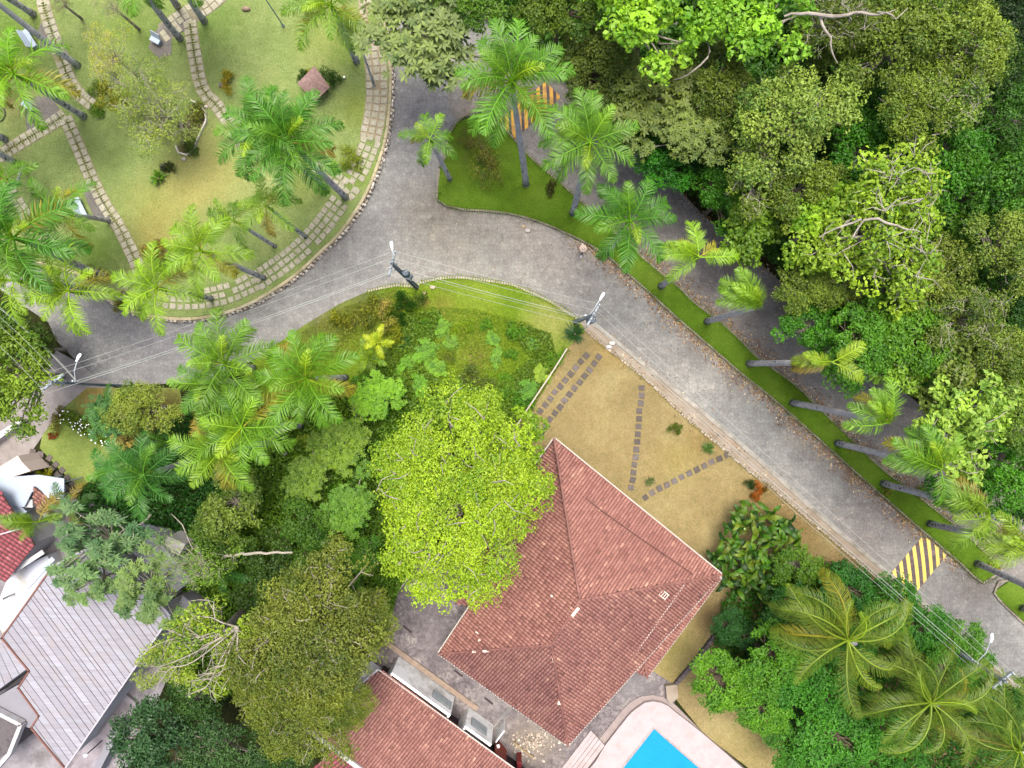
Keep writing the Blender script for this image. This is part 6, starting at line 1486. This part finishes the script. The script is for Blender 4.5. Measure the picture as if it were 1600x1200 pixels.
# ================================================================== POLES, WIRES, FURNITURE, PEOPLE
m_conc = simple('pole_concrete', S(158,170,178), .8, .12, 3, .2, dirt=S(118,126,130))
m_dk = simple('dark_steel', S(70,86,98), .5, .2); m_lt = simple('light_steel', S(206,216,222), .4, .08)
def pole(bx, by, tx, ty, label, h=9.8, lamp=None, arm=None, trans=False):
    base, top = G(bx, by, 0), G(tx, ty, h); root = empty('power_pole', base, label, 'power pole'); t = Vector((top.x-base.x, top.y-base.y, h))
    mb = MB(); n = 6
    for i in range(2):
        pass
    R0, R1 = .16, .09
    # H-section shaft
    for dx in (-1, 1):
        vs_ = []
        for s_, r in ((0,R0),(1,R1)):
            c = t*s_; c.z = h*s_-(.1 if s_ == 0 else 0)
            for a, b in ((-1,-1),(1,-1),(1,1),(-1,1)): vs_.append((c.x+dx*r*.72+a*r*.26, c.y+b*r*.8, c.z))
        mb.add(vs_, [(0,1,5,4),(1,2,6,5),(2,3,7,6),(3,0,4,7),(4,5,6,7)])
    mb.obj('shaft', m_conc, root)
    w2 = MB(); vs_ = []
    for s_, r in ((0,R0),(1,R1)):
        c = t*s_; c.z = h*s_-(.1 if s_ == 0 else 0.02)
        for a, b in ((-1,-1),(1,-1),(1,1),(-1,1)): vs_.append((c.x+a*r*.45, c.y+b*r*.3, c.z))
    w2.add(vs_, [(0,1,5,4),(1,2,6,5),(2,3,7,6),(3,0,4,7),(4,5,6,7)]); w2.obj('shaft_web', m_dk, root)
    at = lambda z: Vector((t.x*z/h, t.y*z/h, z))
    ar = arm if arm is not None else 0
    d = Vector((math.cos(ar), math.sin(ar), 0))
    ca = MB().box(at(h-.35), (1.7,.12,.14), ar).obj('crossarm', m_conc, root)
    for k_ in (-.75,-.3,.3,.75):
        c = at(h-.35)+d*k_; MB().tube([c+Vector((0,0,.05)), c+Vector((0,0,.16)), c+Vector((0,0,.22)), c+Vector((0,0,.30))], [.03,.07,.05,.03], 8).obj('insulator', m_lt, ca)
    MB().box(at(h-1.5), (.5,.08,.1), ar).obj('bracket', m_dk, root)
    for k_ in range(3):
        c = at(7.2-.28*k_)+Vector((-d.y, d.x, 0))*.22; MB().tube([c-Vector((0,0,.05)), c+Vector((0,0,.06))], .06, 8).obj('spool', m_lt, root)
    if trans:
        for k_, zz in enumerate((6.6,5.6)):
            c = at(zz)-Vector((-d.y, d.x, 0))*.38; bx_ = MB().tube([c-Vector((0,0,.4)), c-Vector((0,0,.36)), c+Vector((0,0,.36)), c+Vector((0,0,.4))], [.2,.25,.25,.18], 10).obj('transformer', m_dk if k_ == 0 else m_conc, root)
            MB().tube([c+Vector((0,0,.38)), c+Vector((.1,.05,.62))], .03, 6).obj('bushing', m_lt, bx_)
    MB().tube([at(1.0)+Vector((.2,0,0)), at(8.5)+Vector((.14,0,0))], .035, 6).obj('conduit', m_dk, root)
    if lamp:
        lz = lamp[2]; e = G(lamp[0], lamp[1], lz+.5)-base; s_ = at(lz-.4); m_ = s_.lerp(e, .55)+Vector((0,0,.25))
        a_ = MB().tube([s_, m_, e], [.035,.03,.03], 6).obj('lamp_arm', m_lt, root)
        dd = (e-s_); dd.z = 0; dd.normalize(); yaw = math.atan2(dd.y, dd.x)
        hd = MB(); R_ = Matrix.Rotation(yaw, 3, 'Z')
        P_ = [Vector((x, y, z)) for x, y, z in ((-.12,-.05,0),(.35,-.11,0),(.5,-.07,0),(.5,.07,0),(.35,.11,0),(-.12,.05,0))]
        vs_ = [e+R_ @ p for p in P_]+[e+R_ @ (p*.8+Vector((0,0,.09))) for p in P_]
        hd.add(vs_, [(6,7,8,9,10,11),(5,4,3,2,1,0)]+[(i,(i+1)%6,(i+1)%6+6,i+6) for i in range(6)]); hd.obj('lamp_head', m_globe, a_)
    return root, top
pA, tA = pole(205,604,78,597,'left concrete power pole with street lamp at the driveway mouth', lamp=(121,563,7.5), arm=math.radians(35), trans=False)
pB, tB = pole(652,450,611,410,'centre concrete power pole with transformer and street lamp at the junction', lamp=(613,389,8), arm=math.radians(75), trans=True)
pC, tC = pole(898,503,928,492,'power pole with street lamp at the corner of the dry garden', lamp=(938,467,7.5), arm=math.radians(60), trans=True, h=9.5)
pD, tD = pole(1437,980,1572,1066,'right power pole with lamp rising from the hedge at the lower right', lamp=(1548,1001,7.2), arm=math.radians(40), h=9.8)
m_wire = simple('wire', S(176,184,176), .5, .05)
def cable(a, b, sag, label, r=.010):
    o_ = (a+b)/2; o_.z = 0; pts_ = []
    for i in range(17):
        s_ = i/16; p = a.lerp(b, s_); p.z -= sag*4*s_*(1-s_); pts_.append(p-o_)
    o = MB().tube(pts_, r, 4, cap=False).obj('power_cable', m_wire, loc=o_); return tag(o, label, 'cable')
def spans(t1, t2, lab, ar, n=3, low=True):
    d = Vector((math.cos(ar), math.sin(ar), 0)); ks = (-.75,.3,.75)[:n]
    for k_, w_ in zip(ks, ('lower-side','middle','upper-side')):
        cable(t1+d*k_, t2+d*k_, .7, 'high wire %s, %s of three' % (lab, w_))
    if low:
        a, b = t1-Vector((0,0,2.6)), t2-Vector((0,0,2.6)); 
        cable(a, b, .8, 'thicker low cable %s' % lab, .018); cable(a-Vector((.1,.1,.35)), b-Vector((.1,.1,.35)), .95, 'lowest dark cable %s' % lab, .012)
spans(tA, tB, 'over the left bend between left and centre poles', math.radians(75))
spans(tB, tC, 'over the verge between centre and garden poles', math.radians(75))
spans(tC, tD, 'along the sidewalk between garden pole and right pole', math.radians(45))
spans(tA, G(-130,415,9.8), 'leaving the left pole towards the left edge', math.radians(60))
cable(G(804,1104,4), G(764,1144,2.6), .2, 'thin wire from the house eave to the annex wall', .012)
cable(G(800,1103,3.0), G(766,1146,2.9), .35, 'second thin slack wire between house eave and annex', .01)
# benches
def bench(px, py, rz, L, label):
    c = G(px, py, PZ); root = empty('park_bench', c, label, 'bench', rz=rz); m_ = bpy.data.materials.get('bench_blue') or simple('bench_blue', S(176,192,208), .45, .06, 2, .05)
    MB().box((0,.02,.44), (L,.42,.05)).obj('seat', m_, root, bevel=.01)
    R = Matrix.Rotation(math.radians(-18), 3, 'X'); MB().box((0,-.27,.68), (L,.05,.46), M=Matrix.Rotation(math.radians(28),3,'X')).obj('backrest', m_, root, bevel=.01)
    for s_ in (-1,1): MB().box((s_*(L/2-.15),0,.21), (.08,.38,.42)).obj('leg', m_, root)
bench(131,326,math.radians(-64),1.6,'pale blue park bench on the cobbled spot, right of the dark palm')
bench(52,64,math.radians(-58),1.5,'pale blue park bench under the long leaning trunk')
bench(49,168,math.radians(145),.9,'small pale blue bench half under palm fronds')
bench(247,66,math.radians(150),.8,'lilac-blue bench at the cobbled spot near the path')
# thatched kiosk
m_th = simple('thatch', S(146,118,112), .95, .35, 9, .8, dirt=S(176,150,140), dirtscale=3)
kio = empty('thatched_hut', G(497,142,PZ), 'tiny hut with a pinkish-brown four-sided thatched roof in the park', 'hut'); 
V_ = [(-1.25,.15,1.0),(.05,1.45,1.0),(1.2,-.15,1.0),(.1,-1.2,1.0),(0,.1,1.65)]; rnd = random.Random(2); tv, tf = [], []
for i in range(4):
    a, b, ap = Vector(V_[i]), Vector(V_[(i+1)%4]), Vector(V_[4])
    for r_ in range(7):
        for k_ in range(12):
            s0, s1 = r_/7, (r_+1.5)/7; l_ = lambda s_, u: a.lerp(b, u).lerp(ap, min(1,s_)); u0 = (k_+rnd.uniform(-.3,.3))/12; u1 = u0+.11; w_ = rnd.uniform(.02,.07); q = [l_(s0,u0)+Vector((0,0,.05+w_)), l_(s0,u1)+Vector((0,0,.05+w_)), l_(s1,u1), l_(s1,u0)]
            if (q[1]-q[0]).cross(q[2]-q[0]).z < 0: q.reverse()
            n_ = len(tv); tv += q; tf.append((n_,n_+1,n_+2,n_+3))
MB().add(V_+[(0,.1,.95)], [(1,0,4),(2,1,4),(3,2,4),(0,3,4),(0,1,2,3)]).obj('roof', m_th, kio)
tag(MB().add(tv, tf).obj('thatch', m_th, kio), kind='stuff')
for p in ((-.8,.1),(.05,.95),(.75,-.1),(.1,-.75)): MB().tube([(*p,0),(*p,1.1)], .06, 6).obj('post', m_bark2, kio)
# flower bed ring, stones, odd lamps
o = ringwall('bed_ring', [G(x,y,PZ) for x,y in ((300,158),(314,164),(322,176),(323,190),(316,205),(308,222),(304,236),(293,243),(280,239),(276,228))], .12, PZ-.05, PZ+.2, simple('ring_pale', S(206,200,184), .8, .1, 3, .2), closed=False)
sheet('bed_soil', [(300,160),(314,166),(320,178),(321,190),(314,205),(306,222),(302,236),(293,241),(282,237),(278,228),(281,212),(288,196),(290,178),(293,167)], PZ+.05, simple('bed_soil', S(88,84,48), .95, .3, 5, .5), thick=.1); tag(o, 'irregular pale concrete ring round the park flower bed', 'flower bed edging')
for i, (x, y, r, z, c, lab) in enumerate(((348,134,.32,PZ,(120,112,112),'grey boulder beside the round yellow shrub'),(258,262,.42,PZ,(112,104,108),'grey boulder between the dark and spiky shrubs'),(237,205,.5,PZ,(110,104,100),'brown-grey boulder left of the flower bed'),
        (323,167,.16,PZ,(226,210,196),'small white stone on the rim of the flower bed'),(288,249,.2,PZ,(200,190,176),'small pale stone below the flower bed'),(676,449,.22,.07,(206,184,160),'pale square stone on the verge right of the centre pole'),(663,458,.14,.07,(206,180,150),'small pale stone on the verge beside the square one'),
        (824,361,.26,0,(214,206,196),'whitish stone lying on the road below the island'),(818,354,.14,0,(210,186,140),'small tan stone next to the whitish one on the road'),(957,536,.28,.06,(226,222,216),'white block on the sidewalk edge, upper one'),(952,542,.24,.06,(222,218,210),'white block on the sidewalk edge, lower one'),(385,15,.3,PZ,(150,130,110),'brown patch stone in the top park lawn'))):
    rs2 = np.random.RandomState(i); mb = globe(r, r*.4, 6); mb.v = [(a*(1+.2*math.sin(a*9+i)), b_*(.8+.2*math.cos(b_*11)), c_*.7) for a, b_, c_ in mb.v]
    o = mb.obj('stone', simple('stone_tone', S(*c), .9, .25, 5, .4), loc=G(x,y,z), smooth=True); tag(o, lab, 'stone')
gl = empty('garden_light', G(540,124,PZ), 'small white garden light on the grass right of the thatched hut', 'lamp'); MB().tube([(0,0,0),(0,0,.35)], .03, 6).obj('stem', m_dk, gl); globe(.09,.4,6).obj('globe', m_globe, gl, smooth=True)
# slender blue-green lamp post at the top of the park
lp = empty('park_lamp', G(443,41,PZ), 'slender bluish lamp post leaning out at the top of the park', 'lamp post'); e = G(412,-6,4.5)-lp.location
MB().tube([(0,0,0),(0,0,.1),(0,0,.12)], [.12,.12,.05], 8).obj('foot', m_dk, lp); MB().tube([(0,0,0), e*.5, e], [.05,.045,.04], 6).obj('post', simple('post_teal', S(112,150,160), .5), lp)
globe(.16,0,6).obj('globe', m_globe, lp, loc=e, smooth=True)
# black hoop on the grass at left
hoop = []
hp = G(-4,178,PZ)
o = MB().tube([(math.cos(a)*.65, math.sin(a)*.65, .06) for a in np.linspace(0,2*math.pi,25)], .045, 6, cap=False).obj('rubber_hoop', simple('rubber', S(40,42,44), .6), loc=hp); tag(o, 'black hoop lying on the grass at the left edge', 'hoop')
# glass bowl/barrel seen in thicket
o = MB().tube([(math.cos(a)*.33, math.sin(a)*.33, .9) for a in np.linspace(0,2*math.pi,21)], .04, 6, cap=False).obj('well_rim', simple('rust', S(130,92,76), .7), loc=G(252,842,1.5)); 
MB().tube([(0,0,-1.5),(0,0,.88)], .31, 14).obj('barrel', m_dark, o); tag(o, 'dark round barrel with rusty rim in the thicket', 'barrel')

# --- the person walking at the island kerb
def skin_fig(name, joints, edges, radii, mat, parent, lvl=1, root=0):
    me = bpy.data.meshes.new(name); me.from_pydata(joints, edges, []); o = link(name, me, mat, parent)
    sk = o.modifiers.new('skin', 'SKIN'); sk.use_smooth_shade = True; d = me.skin_vertices[0].data
    for i, r in enumerate(radii): d[i].radius = (r, r) if not isinstance(r, tuple) else r; d[i].use_root = (i == root)
    s_ = o.modifiers.new('sub', 'SUBSURF'); s_.levels = s_.render_levels = lvl
    return o
m_skin = simple('skin', S(196,150,124), .6, .05, 8, 0); m_shirt = simple('pink_shirt', S(222,196,200), .8, .08, 6, .1); m_short = simple('grey_trousers', S(150,138,140), .8, .1, 6, .1); m_shoe = simple('white_shoe', S(240,240,238,.85), .5, .03); m_hat = simple('straw_hat', S(226,206,186), .9, .1, 14, .2)
fwd = math.radians(250)
per = empty('person', G(909,392,0), 'person in pale pink shirt, straw hat and white shoes striding beside the island kerb', 'person', rz=fwd)
# x forward, y left
J = [(0,0,.93),(0,0,1.08),(.04,0,1.28),(.06,0,1.44),(.08,0,1.53),(.10,0,1.66),
     (.02,.10,.88),(.26,.10,.52),(.34,.10,.12),(.02,-.10,.88),(-.10,-.11,.50),(-.42,-.11,.20),
     (.06,.20,1.40),(-.06,.25,1.14),(.02,.26,.92),(.06,-.20,1.40),(.16,-.25,1.14),(.38,-.22,1.02)]
Ed = [(0,1),(1,2),(2,3),(3,4),(4,5),(0,6),(6,7),(7,8),(0,9),(9,10),(10,11),(3,12),(12,13),(13,14),(3,15),(15,16),(16,17)]
Rr = [.135,.125,.14,.12,.055,.095,.09,.065,.045,.09,.065,.045,.065,.045,.034,.065,.045,.034]
skin_fig('body', J, Ed, Rr, m_skin, per, 2)
skin_fig('shirt', [(0,0,.92),(0,0,1.08),(.04,0,1.28),(.06,0,1.43),(.06,.2,1.40),(-.03,.245,1.2),(.06,-.2,1.40),(.13,-.245,1.2)], [(0,1),(1,2),(2,3),(3,4),(4,5),(3,6),(6,7)], [.155,.145,.16,.13,.085,.065,.085,.065], m_shirt, per, 2)
skin_fig('trousers', [(0,0,.97),(.02,.10,.86),(.26,.10,.53),(.33,.10,.22),(.02,-.10,.86),(-.10,-.11,.51),(-.34,-.11,.27)], [(0,1),(1,2),(2,3),(0,4),(4,5),(5,6)], [.15,.11,.085,.07,.11,.085,.07], m_short, per, 2)
for (x, y, z, pt) in ((.42,.10,.05,0),(-.42,-.11,.14,.7)):
    s_ = globe(.1, 0, 6); s_.v = [(a*1.55, b*.55, c_*.55) for a, b, c_ in s_.v]; o = s_.obj('shoe', m_shoe, per, loc=(x,y,z), smooth=True); o.rotation_euler = (0, pt, 0)
for s_, p, q in ((1,(.02,.26,.92),(.05,.26,.82)),(-1,(.38,-.22,1.02),(.47,-.2,1.0))):
    p, q = Vector(p), Vector(q); d = (q-p).normalized(); side = d.cross(Vector((0,s_,0))).normalized()
    hj = [tuple(p), tuple(p+d*.07)]; he = [(0,1)]; hr = [.032,.036]
    for k_ in range(4):
        b = p+d*.085+side*(.03-.02*k_); n0 = len(hj); hj += [tuple(b), tuple(b+d*.035), tuple(b+d*(.065-.006*abs(k_-1.4))-Vector((0,s_,0))*.015)]; he += [(1,n0),(n0,n0+1),(n0+1,n0+2)]; hr += [.010,.0095,.008]
    b = p+d*.03+side*.045; n0 = len(hj); hj += [tuple(b), tuple(b+d*.04+side*.012)]; he += [(0,n0),(n0,n0+1)]; hr += [.012,.009]
    skin_fig('hand', hj, he, hr, m_skin, per, 1)
hd = globe(.105, 0, 8); hd.v = [(a*.95+(.03 if a > .06 else 0), b*.85, c_*1.2) for a, b, c_ in hd.v]; head = hd.obj('head', m_skin, per, loc=(.11,0,1.66), smooth=True)
MB().add([(.09,-.015,.03),(.09,.015,.03),(.135,0,-.02),(.095,0,-.035)], [(0,1,2),(0,2,3),(1,3,2)]).obj('nose', m_skin, head)
for s_ in (-1,1):
    globe(.014,0,4).obj('eye', m_dark, head, loc=(.098,s_*.035,.02)); MB().box((0,s_*.093,0), (.03,.015,.05)).obj('ear', m_skin, head)
MB().box((.098,0,-.06), (.012,.045,.01)).obj('mouth', simple('lip', S(170,96,90)), head)
hm = globe(.112, 0, 8); hm.v = [(a*.98-.012, b*.9, c_*1.15+.01) if not (a > .05 and c_ < .04) and c_ > -.07 else (a*.5-.03, b*.7, c_*.8) for a, b, c_ in hm.v]; hm.obj('hair', simple('hair', S(60,46,40)), head, smooth=True)
hat = MB(); n = 20; prof = [(.27,.0),(.25,.012),(.12,.03),(.115,.10),(.08,.135),(.0,.14)]; vs_ = [(r*math.cos(2*math.pi*j/n), r*math.sin(2*math.pi*j/n), z) for r, z in prof for j in range(n)]
hat.add(vs_, [(i*n+j, i*n+(j+1)%n, (i+1)*n+(j+1)%n, (i+1)*n+j) for i in range(len(prof)-1) for j in range(n)]); hat.obj('hat', m_hat, per, loc=(.10,0,1.70), smooth=True)
print('OBJECTS', len(bpy.data.objects), 'TRIS', sum(sum(len(p.vertices)-2 for p in me.polygons) for me in bpy.data.meshes if me.users))
